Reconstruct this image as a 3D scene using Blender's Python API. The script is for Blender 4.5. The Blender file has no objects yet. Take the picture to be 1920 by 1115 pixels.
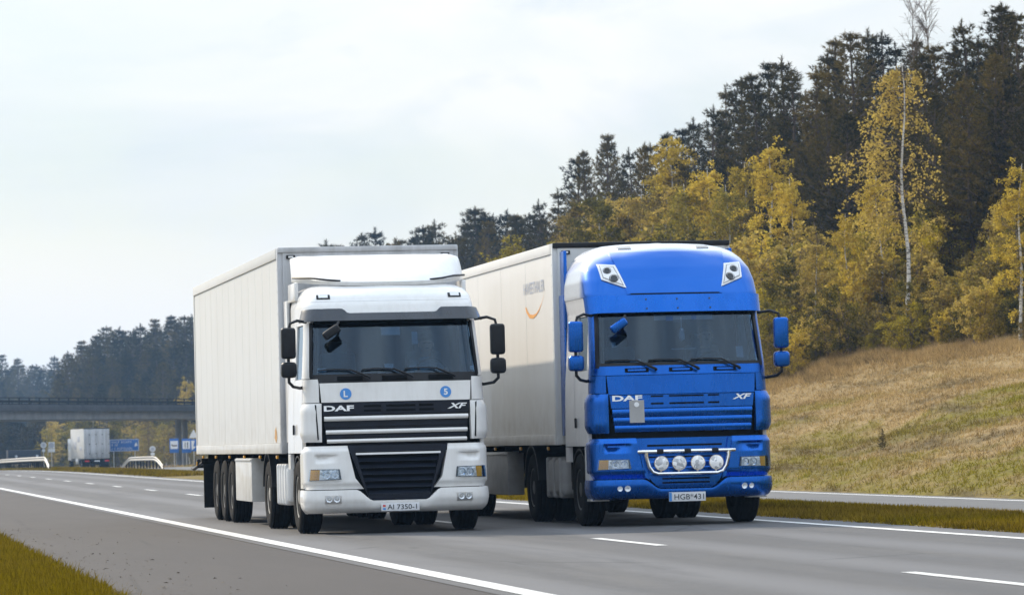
import bpy, bmesh, math, random
import numpy as np
from mathutils import Vector, Matrix

# ------------------------------------------------------------------ camera
scene = bpy.context.scene
COL = scene.collection
CAM_F, CAM_H, CAM_YAW, CAM_PITCH, CAM_ROLL = 7561.5, 1.2203, 0.16663, 0.03507, 0.0251
IMG_W, IMG_H = 1920.0, 1115.0
cF = Vector((math.sin(CAM_YAW) * math.cos(CAM_PITCH), math.cos(CAM_YAW) * math.cos(CAM_PITCH), math.sin(CAM_PITCH)))
cR0 = Vector((math.cos(CAM_YAW), -math.sin(CAM_YAW), 0))
cU0 = cR0.cross(cF)
cR = math.cos(CAM_ROLL) * cR0 - math.sin(CAM_ROLL) * cU0
cU = math.cos(CAM_ROLL) * cU0 + math.sin(CAM_ROLL) * cR0
cam_data = bpy.data.cameras.new('camera')
cam = bpy.data.objects.new('camera', cam_data)
COL.objects.link(cam)
cam.matrix_world = Matrix(((cR.x, cU.x, -cF.x, 0), (cR.y, cU.y, -cF.y, 0), (cR.z, cU.z, -cF.z, CAM_H), (0, 0, 0, 1)))
cam_data.sensor_fit = 'HORIZONTAL'
cam_data.sensor_width = 36.0
cam_data.lens = CAM_F / IMG_W * 36.0
cam_data.clip_start = 0.5
cam_data.clip_end = 9000
cam_data.dof.use_dof = True
cam_data.dof.focus_distance = 55.5
cam_data.dof.aperture_fstop = 6.3
scene.camera = cam

# ------------------------------------------------------------------ sky
SUN_EL, SUN_AZ = math.radians(33.0), math.radians(-30.5)     # azimuth from +Y, negative = left
world = bpy.data.worlds.new('World')
scene.world = world
world.use_nodes = True
wn, wl = world.node_tree.nodes, world.node_tree.links
wn.clear()
w_out = wn.new('ShaderNodeOutputWorld')
w_bg = wn.new('ShaderNodeBackground')
w_bg.inputs['Strength'].default_value = 0.1
w_sky = wn.new('ShaderNodeTexSky')
w_sky.sky_type = 'NISHITA'
w_sky.sun_disc = False
w_sky.sun_elevation = SUN_EL
w_sky.sun_rotation = SUN_AZ
w_sky.air_density = 1.0
w_sky.dust_density = 0.8
w_sky.ozone_density = 1.0
w_tc = wn.new('ShaderNodeTexCoord')
w_map = wn.new('ShaderNodeMapping')
w_map.inputs['Scale'].default_value = (1.0, 1.0, 2.2)
w_map.inputs['Rotation'].default_value = (0.25, 0.1, 0.4)
w_n1 = wn.new('ShaderNodeTexNoise')
w_n1.inputs['Scale'].default_value = 9.0
w_n1.inputs['Detail'].default_value = 7.0
w_n1.inputs['Roughness'].default_value = 0.52
w_n1.inputs['Distortion'].default_value = 0.6
w_r1 = wn.new('ShaderNodeValToRGB')
w_r1.color_ramp.elements[0].position = 0.36
w_r1.color_ramp.elements[1].position = 0.60
w_r1.color_ramp.elements[0].color = (0.50, 0.50, 0.50, 1)
w_r1.color_ramp.elements[1].color = (0.95, 0.95, 0.95, 1)
w_mix = wn.new('ShaderNodeMix')
w_mix.data_type = 'RGBA'
# white haze low down, broken cloud above it
w_sp0 = wn.new('ShaderNodeSeparateXYZ')
wl.new(w_tc.outputs['Generated'], w_sp0.inputs[0])
w_hz = wn.new('ShaderNodeMapRange')
w_hz.interpolation_type = 'SMOOTHSTEP'
w_hz.inputs['From Min'].default_value = 0.015
w_hz.inputs['From Max'].default_value = 0.10
w_hz.inputs['To Min'].default_value = 1.0
w_hz.inputs['To Max'].default_value = 0.0
wl.new(w_sp0.outputs['Z'], w_hz.inputs['Value'])
w_mx = wn.new('ShaderNodeMath')
w_mx.operation = 'MAXIMUM'
wl.new(w_hz.outputs[0], w_mx.inputs[0])
wl.new(w_r1.outputs['Color'], w_mx.inputs[1])
wl.new(w_mx.outputs[0], w_mix.inputs['Factor'])
w_n2 = wn.new('ShaderNodeTexNoise')
w_n2.inputs['Scale'].default_value = 6.5
w_n2.inputs['Detail'].default_value = 6.0
w_n2.inputs['Roughness'].default_value = 0.5
w_n2.inputs['Distortion'].default_value = 0.9
w_r2 = wn.new('ShaderNodeValToRGB')                          # thicker cloud is greyer
w_r2.color_ramp.elements[0].position = 0.34
w_r2.color_ramp.elements[1].position = 0.56
w_r2.color_ramp.elements[0].color = (0.66, 0.77, 0.87, 1)
w_r2.color_ramp.elements[1].color = (1.0, 1.0, 1.0, 1)
wl.new(w_map.outputs['Vector'], w_n2.inputs['Vector'])
wl.new(w_n2.outputs['Fac'], w_r2.inputs['Fac'])
w_sc = wn.new('ShaderNodeVectorMath')
w_sc.operation = 'SCALE'
w_sc.inputs['Scale'].default_value = 9.7
w_hm = wn.new('ShaderNodeMix')
w_hm.data_type = 'RGBA'
w_hm.inputs['B'].default_value = (1, 1, 1, 1)
wl.new(w_hz.outputs[0], w_hm.inputs['Factor'])
wl.new(w_r2.outputs['Color'], w_hm.inputs['A'])
wl.new(w_hm.outputs['Result'], w_sc.inputs[0])
wl.new(w_sc.outputs[0], w_mix.inputs['B'])
wl.new(w_tc.outputs['Generated'], w_map.inputs['Vector'])
wl.new(w_map.outputs['Vector'], w_n1.inputs['Vector'])
wl.new(w_n1.outputs['Fac'], w_r1.inputs['Fac'])

wl.new(w_sky.outputs['Color'], w_mix.inputs['A'])
# an overcast veil is brighter and bluer overhead than at the horizon
w_sep = wn.new('ShaderNodeSeparateXYZ')
wl.new(w_tc.outputs['Generated'], w_sep.inputs[0])
w_el = wn.new('ShaderNodeMapRange')
w_el.interpolation_type = 'SMOOTHSTEP'
w_el.inputs['From Min'].default_value = 0.0
w_el.inputs['From Max'].default_value = 0.80
wl.new(w_sep.outputs['Z'], w_el.inputs['Value'])
w_tint = wn.new('ShaderNodeMix')
w_tint.data_type = 'RGBA'
w_tint.inputs['A'].default_value = (1.0, 1.0, 1.0, 1)
w_tint.inputs['B'].default_value = (2.0, 2.16, 2.34, 1)
wl.new(w_el.outputs[0], w_tint.inputs['Factor'])
w_mul = wn.new('ShaderNodeMix')
w_mul.data_type = 'RGBA'
w_mul.blend_type = 'MULTIPLY'
w_mul.inputs['Factor'].default_value = 1.0
wl.new(w_mix.outputs['Result'], w_mul.inputs['A'])
wl.new(w_tint.outputs['Result'], w_mul.inputs['B'])
wl.new(w_mul.outputs['Result'], w_bg.inputs['Color'])
wl.new(w_bg.outputs['Background'], w_out.inputs['Surface'])

# ------------------------------------------------------------------ sun
sun_data = bpy.data.lights.new('sun', 'SUN')
sun_data.energy = 4.8
sun_data.angle = math.radians(0.8)
sun_data.color = (1.0, 0.86, 0.67)
sun = bpy.data.objects.new('sun', sun_data)
COL.objects.link(sun)
to_sun = Vector((math.sin(SUN_AZ) * math.cos(SUN_EL), math.cos(SUN_AZ) * math.cos(SUN_EL), math.sin(SUN_EL)))
sun.rotation_euler = to_sun.to_track_quat('Z', 'Y').to_euler()
sun.location = to_sun * 200

scene.view_settings.view_transform = 'Standard'
scene.view_settings.look = 'None'
scene.view_settings.exposure = 0.04
scene.view_settings.gamma = 1.0
scene.cycles.max_bounces = 8
scene.cycles.transparent_max_bounces = 24
scene.cycles.volume_bounces = 0

# ------------------------------------------------------------------ helpers
def project(P):
    d = Vector(P) - Vector((0, 0, CAM_H))
    z = d.dot(cF)
    return IMG_W / 2 + CAM_F * d.dot(cR) / z, IMG_H / 2 - CAM_F * d.dot(cU) / z

def ray_at(px, py, Y):
    d = cF + cR * ((px - IMG_W / 2) / CAM_F) - cU * ((py - IMG_H / 2) / CAM_F)
    return Vector((0, 0, CAM_H)) + d * (Y / d.y)

def tag(o, label, cat, group=None):
    o['label'] = label
    o['category'] = cat
    if group:
        o['group'] = group
    return o

def structure(o):
    o['kind'] = 'structure'
    return o

def empty(name, loc=(0, 0, 0), rz=0.0):
    o = bpy.data.objects.new(name, None)
    COL.objects.link(o)
    o.location = loc
    o.rotation_euler = (0, 0, rz)
    o.empty_display_size = 0.2
    return o

def link_mesh(name, me, parent=None):
    o = bpy.data.objects.new(name, me)
    COL.objects.link(o)
    if parent is not None:
        o.parent = parent
    return o

def make(name, verts, faces, mat, parent=None, smooth=True, angle=35):
    me = bpy.data.meshes.new(name)
    me.from_pydata([tuple(v) for v in verts], [], [tuple(f) for f in faces])
    if mat is not None:
        me.materials.append(mat)
    if smooth:
        me.shade_smooth()
        me.set_sharp_from_angle(angle=math.radians(angle))
    return link_mesh(name, me, parent)

class MB:
    """collects shapes that belong to ONE part"""
    def __init__(s):
        s.v, s.f = [], []
    def add(s, v, f):
        o = len(s.v)
        s.v += [tuple(p) for p in v]
        s.f += [tuple(i + o for i in q) for q in f]
        return s
    def box(s, c, d, bev=0.0, rot=None, seg=2):
        bm = bmesh.new()
        bmesh.ops.create_cube(bm, size=1)
        for q in bm.verts:
            q.co = Vector((q.co.x * d[0], q.co.y * d[1], q.co.z * d[2]))
        if bev > 0:
            bmesh.ops.bevel(bm, geom=bm.edges[:], offset=min(bev, min(d) * 0.49), segments=seg, profile=0.6, affect='EDGES')
        if rot is not None:
            bmesh.ops.rotate(bm, verts=bm.verts, cent=(0, 0, 0), matrix=rot)
        bm.verts.index_update()
        v = [tuple(q.co + Vector(c)) for q in bm.verts]
        f = [tuple(q.index for q in fc.verts) for fc in bm.faces]
        bm.free()
        return s.add(v, f)
    def tube(s, pts, r, n=8, cap=True):
        pts = [Vector(p) for p in pts]
        rr = r if isinstance(r, (list, tuple)) else [r] * len(pts)
        v, f = [], []
        prev = None
        for i, p in enumerate(pts):
            a = pts[max(i - 1, 0)]
            b = pts[min(i + 1, len(pts) - 1)]
            d = (b - a).normalized()
            if prev is None:
                ref = Vector((0, 0, 1)) if abs(d.z) < 0.9 else Vector((1, 0, 0))
                e1 = d.cross(ref).normalized()
            else:
                e1 = (prev - d * prev.dot(d)).normalized()
            prev = e1
            e2 = d.cross(e1)
            for k in range(n):
                t = 2 * math.pi * k / n
                v.append(p + (e1 * math.cos(t) + e2 * math.sin(t)) * rr[i])
        for i in range(len(pts) - 1):
            for k in range(n):
                k2 = (k + 1) % n
                f.append((i * n + k, i * n + k2, (i + 1) * n + k2, (i + 1) * n + k))
        if cap:
            f.append(tuple(range(n))[::-1])
            f.append(tuple((len(pts) - 1) * n + k for k in range(n)))
        return s.add(v, f)
    def lathe(s, prof, c, axis='x', n=32, close=False):
        """prof: list of (radius, along)"""
        v, f = [], []
        c = Vector(c)
        for (r, h) in prof:
            for k in range(n):
                t = 2 * math.pi * k / n
                a, b = r * math.cos(t), r * math.sin(t)
                p = {'x': (h, a, b), 'y': (a, h, b), 'z': (a, b, h)}[axis]
                v.append(c + Vector(p))
        m = len(prof)
        for i in range(m - 1):
            for k in range(n):
                k2 = (k + 1) % n
                f.append((i * n + k, (i + 1) * n + k, (i + 1) * n + k2, i * n + k2))
        if prof[0][0] > 0:
            f.append(tuple(range(n)))
        if prof[-1][0] > 0:
            f.append(tuple((m - 1) * n + k for k in range(n))[::-1])
        return s.add(v, f)
    def prism(s, poly, y0, y1):
        """poly in (x,z) extruded along y"""
        n = len(poly)
        v = [(x, y0, z) for x, z in poly] + [(x, y1, z) for x, z in poly]
        f = [tuple(range(n)), tuple(range(2 * n - 1, n - 1, -1))]
        for k in range(n):
            k2 = (k + 1) % n
            f.append((k, k + n, k2 + n, k2))
        return s.add(v, f)
    def build(s, name, mat, parent=None, smooth=True, angle=35):
        return make(name, s.v, s.f, mat, parent, smooth, angle)

def text2d(txt, w, h, bold=0.0, shear=0.0, extrude=0.0):
    """text as mesh verts (x, y, depth) fitted into a w x h box centred on 0"""
    cu = bpy.data.curves.new('lettering', 'FONT')
    cu.body = txt
    cu.size = 1.0
    cu.offset = bold
    cu.shear = shear
    cu.resolution_u = 3
    cu.extrude = 0.0
    ob = bpy.data.objects.new('lettering', cu)
    COL.objects.link(ob)
    bpy.context.view_layer.update()
    me = bpy.data.meshes.new_from_object(ob)
    COL.objects.unlink(ob)
    v = [Vector(q.co) for q in me.vertices]
    f = [tuple(q.vertices) for q in me.polygons]
    bpy.data.objects.remove(ob)
    bpy.data.curves.remove(cu)
    bpy.data.meshes.remove(me)
    x0, x1 = min(q.x for q in v), max(q.x for q in v)
    y0, y1 = min(q.y for q in v), max(q.y for q in v)
    vv = [((q.x - x0) / (x1 - x0) * w - w / 2, (q.y - y0) / (y1 - y0) * h - h / 2) for q in v]
    return vv, f

# ------------------------------------------------------------------ materials
class NT:
    def __init__(s, name):
        s.m = bpy.data.materials.new(name)
        s.m.use_nodes = True
        s.t = s.m.node_tree
        s.t.nodes.clear()
        s.out = s.t.nodes.new('ShaderNodeOutputMaterial')
    def n(s, kind, **kw):
        nd = s.t.nodes.new(kind)
        for k, v in kw.items():
            if k in nd.inputs:
                nd.inputs[k].default_value = v
            else:
                setattr(nd, k, v)
        return nd
    def l(s, a, b):
        s.t.links.new(a, b)
    def mix(s, fac, a, b, blend='MIX'):
        m = s.n('ShaderNodeMix', data_type='RGBA', blend_type=blend)
        for key, val in (('Factor', fac), ('A', a), ('B', b)):
            if isinstance(val, bpy.types.NodeSocket):
                s.l(val, m.inputs[key])
            elif key == 'Factor':
                m.inputs[key].default_value = val
            else:
                m.inputs[key].default_value = (*val, 1) if len(val) == 3 else val
        return m.outputs['Result']
    def noise(s, scale, detail=4, rough=0.55, vec=None, dist=0.0):
        nd = s.n('ShaderNodeTexNoise')
        nd.inputs['Scale'].default_value = scale
        nd.inputs['Detail'].default_value = detail
        nd.inputs['Roughness'].default_value = rough
        nd.inputs['Distortion'].default_value = dist
        if vec is not None:
            s.l(vec, nd.inputs['Vector'])
        return nd.outputs['Fac']
    def ramp(s, fac, p0, p1, c0=(0, 0, 0), c1=(1, 1, 1)):
        r = s.n('ShaderNodeValToRGB')
        r.color_ramp.elements[0].position = p0
        r.color_ramp.elements[1].position = p1
        r.color_ramp.elements[0].color = (*c0, 1)
        r.color_ramp.elements[1].color = (*c1, 1)
        s.l(fac, r.inputs['Fac'])
        return r.outputs['Color']
    def coords(s, scale=(1, 1, 1), kind='Object'):
        tc = s.n('ShaderNodeTexCoord')
        mp = s.n('ShaderNodeMapping')
        mp.inputs['Scale'].default_value = scale
        s.l(tc.outputs[kind], mp.inputs['Vector'])
        return mp.outputs['Vector']
    def world_pos(s, scale=(1, 1, 1)):
        g = s.n('ShaderNodeNewGeometry')
        mp = s.n('ShaderNodeMapping')
        mp.inputs['Scale'].default_value = scale
        s.l(g.outputs['Position'], mp.inputs['Vector'])
        return mp.outputs['Vector']
    def bsdf(s, **kw):
        b = s.n('ShaderNodeBsdfPrincipled')
        for k, v in kw.items():
            key = k.replace('_', ' ')
            if isinstance(v, bpy.types.NodeSocket):
                s.l(v, b.inputs[key])
            elif key == 'Base Color':
                b.inputs[key].default_value = (*v, 1)
            else:
                b.inputs[key].default_value = v
        s.l(b.outputs['BSDF'], s.out.inputs['Surface'])
        return b
    def bump(s, b, h, strength=0.3, dist=0.02):
        bp = s.n('ShaderNodeBump')
        bp.inputs['Strength'].default_value = strength
        bp.inputs['Distance'].default_value = dist
        s.l(h, bp.inputs['Height'])
        s.l(bp.outputs['Normal'], b.inputs['Normal'])

def plain(name, col, rough=0.5, metallic=0.0, var=0.15, vscale=6.0, **kw):
    t = NT(name)
    f = t.noise(vscale, 5, 0.6, t.coords())
    lo = tuple(c * (1 - var) for c in col)
    hi = tuple(min(1, c * (1 + var)) for c in col)
    c = t.mix(t.ramp(f, 0.3, 0.7), lo, hi)
    t.bsdf(Base_Color=c, Roughness=rough, Metallic=metallic, **kw)
    return t.m

def paint(name, col, rough=0.35, metallic=0.0, coat=0.5, grime=(0.25, 0.22, 0.18), amount=0.25):
    """vehicle paint with a thin, patchy road film"""
    t = NT(name)
    co = t.coords()
    film = t.ramp(t.noise(2.3, 8, 0.62, co, 0.4), 0.45, 0.78)
    streak = t.ramp(t.noise(5.0, 6, 0.6, t.coords((3, 3, 0.25))), 0.45, 0.8)
    f = t.mix(0.5, film, streak)
    m = t.n('ShaderNodeMath', operation='MULTIPLY')
    t.l(f, m.inputs[0])
    m.inputs[1].default_value = amount
    c = t.mix(m.outputs[0], col, grime)
    rr = t.n('ShaderNodeMath', operation='MULTIPLY_ADD')
    t.l(m.outputs[0], rr.inputs[0])
    rr.inputs[1].default_value = 0.6
    rr.inputs[2].default_value = rough
    b = t.bsdf(Base_Color=c, Roughness=rr.outputs[0], Metallic=metallic, Coat_Weight=coat, Coat_Roughness=0.05)
    return t.m

def glass_mat(name, tint, extra=0.04):
    t = NT(name)
    tr = t.n('ShaderNodeBsdfTransparent')
    tr.inputs['Color'].default_value = (*tint, 1)
    gl = t.n('ShaderNodeBsdfGlossy')
    gl.inputs['Roughness'].default_value = 0.04
    gl.inputs['Color'].default_value = (0.70, 0.85, 1.0, 1)
    fr = t.n('ShaderNodeFresnel')
    fr.inputs['IOR'].default_value = 1.48
    ad = t.n('ShaderNodeMath', operation='ADD')
    t.l(fr.outputs[0], ad.inputs[0])
    ad.inputs[1].default_value = extra
    mx = t.n('ShaderNodeMixShader')
    t.l(ad.outputs[0], mx.inputs[0])
    t.l(tr.outputs[0], mx.inputs[1])
    t.l(gl.outputs[0], mx.inputs[2])
    t.l(mx.outputs[0], t.out.inputs['Surface'])
    return t.m

M = {}
M['white'] = paint('white_cab_paint', (0.74, 0.74, 0.73), 0.28, 0, 0.5, (0.36, 0.32, 0.26), 0.32)
M['blue'] = paint('blue_cab_paint', (0.002, 0.10, 0.45), 0.22, 0.78, 0.15, (0.006, 0.06, 0.26), 0.45)
M['silver'] = paint('silver_cab_paint', (0.62, 0.62, 0.63), 0.35, 0.25, 0.5, (0.30, 0.27, 0.24), 0.3)
M['black'] = plain('black_plastic', (0.007, 0.008, 0.011), 0.4, var=0.3, Specular_IOR_Level=0.3)
M['shell'] = plain('dark_inner_plastic', (0.003, 0.0035, 0.0045), 0.7, var=0.3, Specular_IOR_Level=0.1)
M['smoke'] = plain('smoked_visor_plastic', (0.016, 0.022, 0.032), 0.25, var=0.2, Coat_Weight=0.2)
M['grille_navy'] = plain('dark_grille_plastic', (0.006, 0.009, 0.018), 0.4, var=0.3, Specular_IOR_Level=0.25)
M['rubber'] = plain('tyre_rubber', (0.009, 0.009, 0.0095), 0.9, var=0.5, vscale=14, Specular_IOR_Level=0.12)
M['rim'] = plain('dusty_wheel_steel', (0.30, 0.29, 0.27), 0.5, 0.6, var=0.35)
M['rim_dark'] = plain('dark_wheel_steel', (0.10, 0.10, 0.10), 0.5, 0.5, var=0.35)
M['chrome'] = plain('polished_steel_tube', (0.80, 0.81, 0.83), 0.15, 1.0, var=0.05)
M['alu'] = plain('aluminium', (0.62, 0.62, 0.62), 0.35, 0.9, var=0.12)
M['frame'] = plain('dirty_chassis_steel', (0.007, 0.007, 0.0075), 0.8, var=0.5, Specular_IOR_Level=0.1)
M['glass'] = glass_mat('windscreen_glass', (0.46, 0.58, 0.67), 0.006)
M['sideglass'] = glass_mat('side_window_glass', (0.35, 0.40, 0.42), 0.05)
M['lens'] = glass_mat('lamp_cover_glass', (0.93, 0.95, 0.97), 0.02)
M['reflector'] = plain('lamp_reflector', (0.93, 0.94, 0.96), 0.12, 0.25, var=0.05)
M['amber'] = plain('amber_lamp_plastic', (0.75, 0.36, 0.02), 0.25, var=0.1)
M['red'] = plain('red_lamp_plastic', (0.55, 0.02, 0.02), 0.25, var=0.1)
M['whiteplastic'] = plain('white_plastic', (0.78, 0.79, 0.80), 0.4, var=0.05)
M['letter'] = plain('chromed_lettering', (0.82, 0.84, 0.86), 0.3, 0.3, var=0.03)
M['platewhite'] = plain('number_plate_white', (0.62, 0.64, 0.67), 0.4, var=0.06)
M['ink'] = plain('black_print', (0.02, 0.025, 0.03), 0.5, var=0.1)
M['signblue'] = plain('sign_blue', (0.02, 0.13, 0.45), 0.4, var=0.12)
M['stickerblue'] = plain('sticker_blue', (0.05, 0.24, 0.62), 0.4, var=0.06)
M['signwhite'] = plain('sign_white', (0.75, 0.77, 0.79), 0.4, var=0.06)
M['signred'] = plain('sign_red', (0.55, 0.03, 0.03), 0.4, var=0.06)
M['orange'] = plain('orange_print', (0.78, 0.36, 0.08), 0.45, var=0.06)
M['greyprint'] = plain('grey_print', (0.42, 0.45, 0.52), 0.5, var=0.08)
M['galv'] = plain('galvanised_steel', (0.55, 0.55, 0.53), 0.45, 0.5, var=0.2)
M['concrete'] = plain('weathered_concrete', (0.20, 0.21, 0.22), 0.85, var=0.25, vscale=0.8)
M['concretedark'] = plain('dark_stained_concrete', (0.045, 0.05, 0.06), 0.85, var=0.35, vscale=0.8)
M['skin'] = plain('skin', (0.72, 0.46, 0.34), 0.55, var=0.08)
M['hair'] = plain('dark_hair', (0.03, 0.02, 0.015), 0.6, var=0.3)
M['shirt_grey'] = plain('grey_shirt_cloth', (0.40, 0.44, 0.50), 0.8, var=0.15)
M['shirt_dark'] = plain('dark_shirt_cloth', (0.18, 0.18, 0.21), 0.8, var=0.15)
M['trouser'] = plain('dark_trouser_cloth', (0.03, 0.035, 0.05), 0.8, var=0.2)
M['seat'] = plain('grey_seat_cloth', (0.16, 0.17, 0.19), 0.85, var=0.25)
M['curtain'] = plain('grey_blue_curtain', (0.22, 0.28, 0.36), 0.8, var=0.2)
M['dash'] = plain('dark_dashboard', (0.07, 0.075, 0.085), 0.7, var=0.2)
M['tarpdark'] = plain('dark_navy_tarpaulin', (0.010, 0.018, 0.036), 0.6, var=0.3)
M['grey_board'] = plain('grey_placard', (0.33, 0.33, 0.33), 0.5, var=0.1)

def trailer_paint(name, col, grime, amount):
    t = NT(name)
    film = t.ramp(t.noise(0.7, 8, 0.6, t.coords((1, 1, 1))), 0.4, 0.8)
    streak = t.ramp(t.noise(1.6, 7, 0.65, t.coords((2.2, 2.2, 0.12))), 0.42, 0.75)
    c = t.mix(0.55, film, streak)
    m = t.n('ShaderNodeMath', operation='MULTIPLY')
    t.l(c, m.inputs[0])
    m.inputs[1].default_value = amount
    # splashed dirt near the lower rail: height in the object's own frame
    sx = t.n('ShaderNodeSeparateXYZ')
    t.l(t.coords(), sx.inputs[0])
    mr = t.n('ShaderNodeMapRange')
    mr.inputs['From Min'].default_value = 1.1
    mr.inputs['From Max'].default_value = 2.1
    mr.inputs['To Min'].default_value = 0.75
    mr.inputs['To Max'].default_value = 0.0
    t.l(sx.outputs['Z'], mr.inputs['Value'])
    mm = t.n('ShaderNodeMath', operation='MULTIPLY')
    t.l(mr.outputs[0], mm.inputs[0])
    t.l(t.ramp(t.noise(3.0, 6, 0.6, t.coords()), 0.3, 0.75), mm.inputs[1])
    c2 = t.mix(m.outputs[0], col, grime)
    c3 = t.mix(mm.outputs[0], c2, tuple(g * 0.9 for g in grime))
    b = t.bsdf(Base_Color=c3, Roughness=0.42, Coat_Weight=0.15)
    t.bump(b, t.noise(0.9, 3, 0.5, t.coords((1, 0.7, 1))), 0.12, 0.02)
    return t.m
M['trailer_white'] = trailer_paint('white_trailer_panel', (0.59, 0.60, 0.595), (0.42, 0.39, 0.34), 0.30)
M['trailer_cream'] = trailer_paint('cream_trailer_panel', (0.70, 0.685, 0.655), (0.48, 0.42, 0.35), 0.28)
M['trailer_grey'] = trailer_paint('grey_trailer_front', (0.55, 0.57, 0.60), (0.10, 0.095, 0.09), 0.75)

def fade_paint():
    """paint running from a blue nose to silver flanks, and a roof paled as painted sun glare, by depth in the cab's own frame"""
    t = NT('blue_to_silver_with_glare')
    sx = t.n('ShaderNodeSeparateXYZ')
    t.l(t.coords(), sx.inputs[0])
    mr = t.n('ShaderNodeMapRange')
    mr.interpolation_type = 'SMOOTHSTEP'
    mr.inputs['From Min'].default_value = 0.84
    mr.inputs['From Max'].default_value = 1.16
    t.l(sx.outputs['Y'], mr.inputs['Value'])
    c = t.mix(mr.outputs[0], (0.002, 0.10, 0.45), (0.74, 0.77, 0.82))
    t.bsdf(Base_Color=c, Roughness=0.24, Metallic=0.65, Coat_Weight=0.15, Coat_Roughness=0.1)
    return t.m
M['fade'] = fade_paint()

def lamp_glass(name):
    """fluted lamp glass over a silvered bowl: bright with darker facets"""
    t = NT(name)
    vo = t.n('ShaderNodeTexVoronoi', feature='F1')
    vo.inputs['Scale'].default_value = 22.0
    t.l(t.coords(), vo.inputs['Vector'])
    f = t.ramp(vo.outputs['Color'], 0.25, 0.7)
    c = t.mix(f, (0.42, 0.44, 0.47), (0.97, 0.98, 0.99))
    b = t.bsdf(Base_Color=c, Roughness=0.12, Coat_Weight=1.0, Coat_Roughness=0.03)
    return t.m
M['lampglass'] = lamp_glass('fluted_lamp_glass')

M['rust'] = plain('rust_stain', (0.42, 0.24, 0.09), 0.8, var=0.35, vscale=20)
# ------------------------------------------------------------------ terrain
XS, XD, XM = 5.39, 9.004, 12.725           # painted lines
ROAD_L, SHOULDER, ROAD_R = 2.25, 5.12, 13.42
OPP_IN = 16.95

def smooth(a, b, x):
    t = np.clip((np.asarray(x, float) - a) / (b - a), 0, 1)
    return t * t * (3 - 2 * t)

def fall(Y):
    Y = np.asarray(Y, float)
    d = np.clip(Y - 200, 0, 260)
    return -1.6e-5 * d * d

def foot(Y):
    return 21.35 + 25.0 * smooth(150, 380, Y)

def opp_out(Y):
    return np.minimum(foot(Y) - 0.1, 21.25 + 8.5 * smooth(140, 230, Y))

_rng = np.random.RandomState(7)
_wv = [(_rng.uniform(0.05, 0.5), _rng.uniform(-1, 1), _rng.uniform(-1, 1), _rng.uniform(0, 6.28)) for _ in range(14)]
def lumps(X, Y):
    s = 0
    for k, a, b, p in _wv:
        s = s + np.sin(k * (a * X * 1.6 + b * Y * 0.8) + p) * 0.10 / (0.6 + k * 2)
    return s

_wv2 = [(_rng.uniform(0.7, 2.4), _rng.uniform(0.6, 1.2), _rng.uniform(-0.5, 0.1), _rng.uniform(0, 6.28)) for _ in range(12)]
def ruts(X, Y):
    s = 0
    for k, a, b, p in _wv2:
        s = s + np.sin(k * (a * X + b * Y + 0.9 * np.sin(0.13 * Y + p)) + p) * 0.040 / (0.5 + 0.5 * k)
    return s

def ground_z(X, Y):
    X = np.asarray(X, float)
    Y = np.asarray(Y, float)
    f = foot(Y)
    left = -0.03 - 0.05 * np.clip(ROAD_L - X, 0, 12) + 0.35 * lumps(X, Y) * smooth(0.2, 4, ROAD_L - X)
    med = 0.01 + 0.02 * smooth(ROAD_R, ROAD_R + 2.0, X) - 0.06 * smooth(15.2, 16.4, X) - 0.09 * smooth(16.4, OPP_IN, X)
    hill = -0.09 + np.clip(X - f, 0, 22) / 4.0 + np.clip(X - f - 22, 0, 30) / 7.0
    hill = hill + (lumps(X, Y) * 0.9 + ruts(X, Y)) * smooth(0.5, 5, X - f)
    z = np.where(X < ROAD_L, left, 0)
    z = np.where((X >= ROAD_L) & (X <= ROAD_R), -0.13, z)
    z = np.where((X > ROAD_R) & (X <= OPP_IN), med, z)
    z = np.where((X > OPP_IN) & (X <= f), -0.22, z)
    z = np.where(X > f, hill, z)
    oo = opp_out(Y)
    z = np.where((X > oo) & (X <= f), -0.09, z)
    return z + fall(Y)

def gz(x, y):
    return float(ground_z(x, y))

def pos_ramp(t, pos, stops):
    pass

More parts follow.
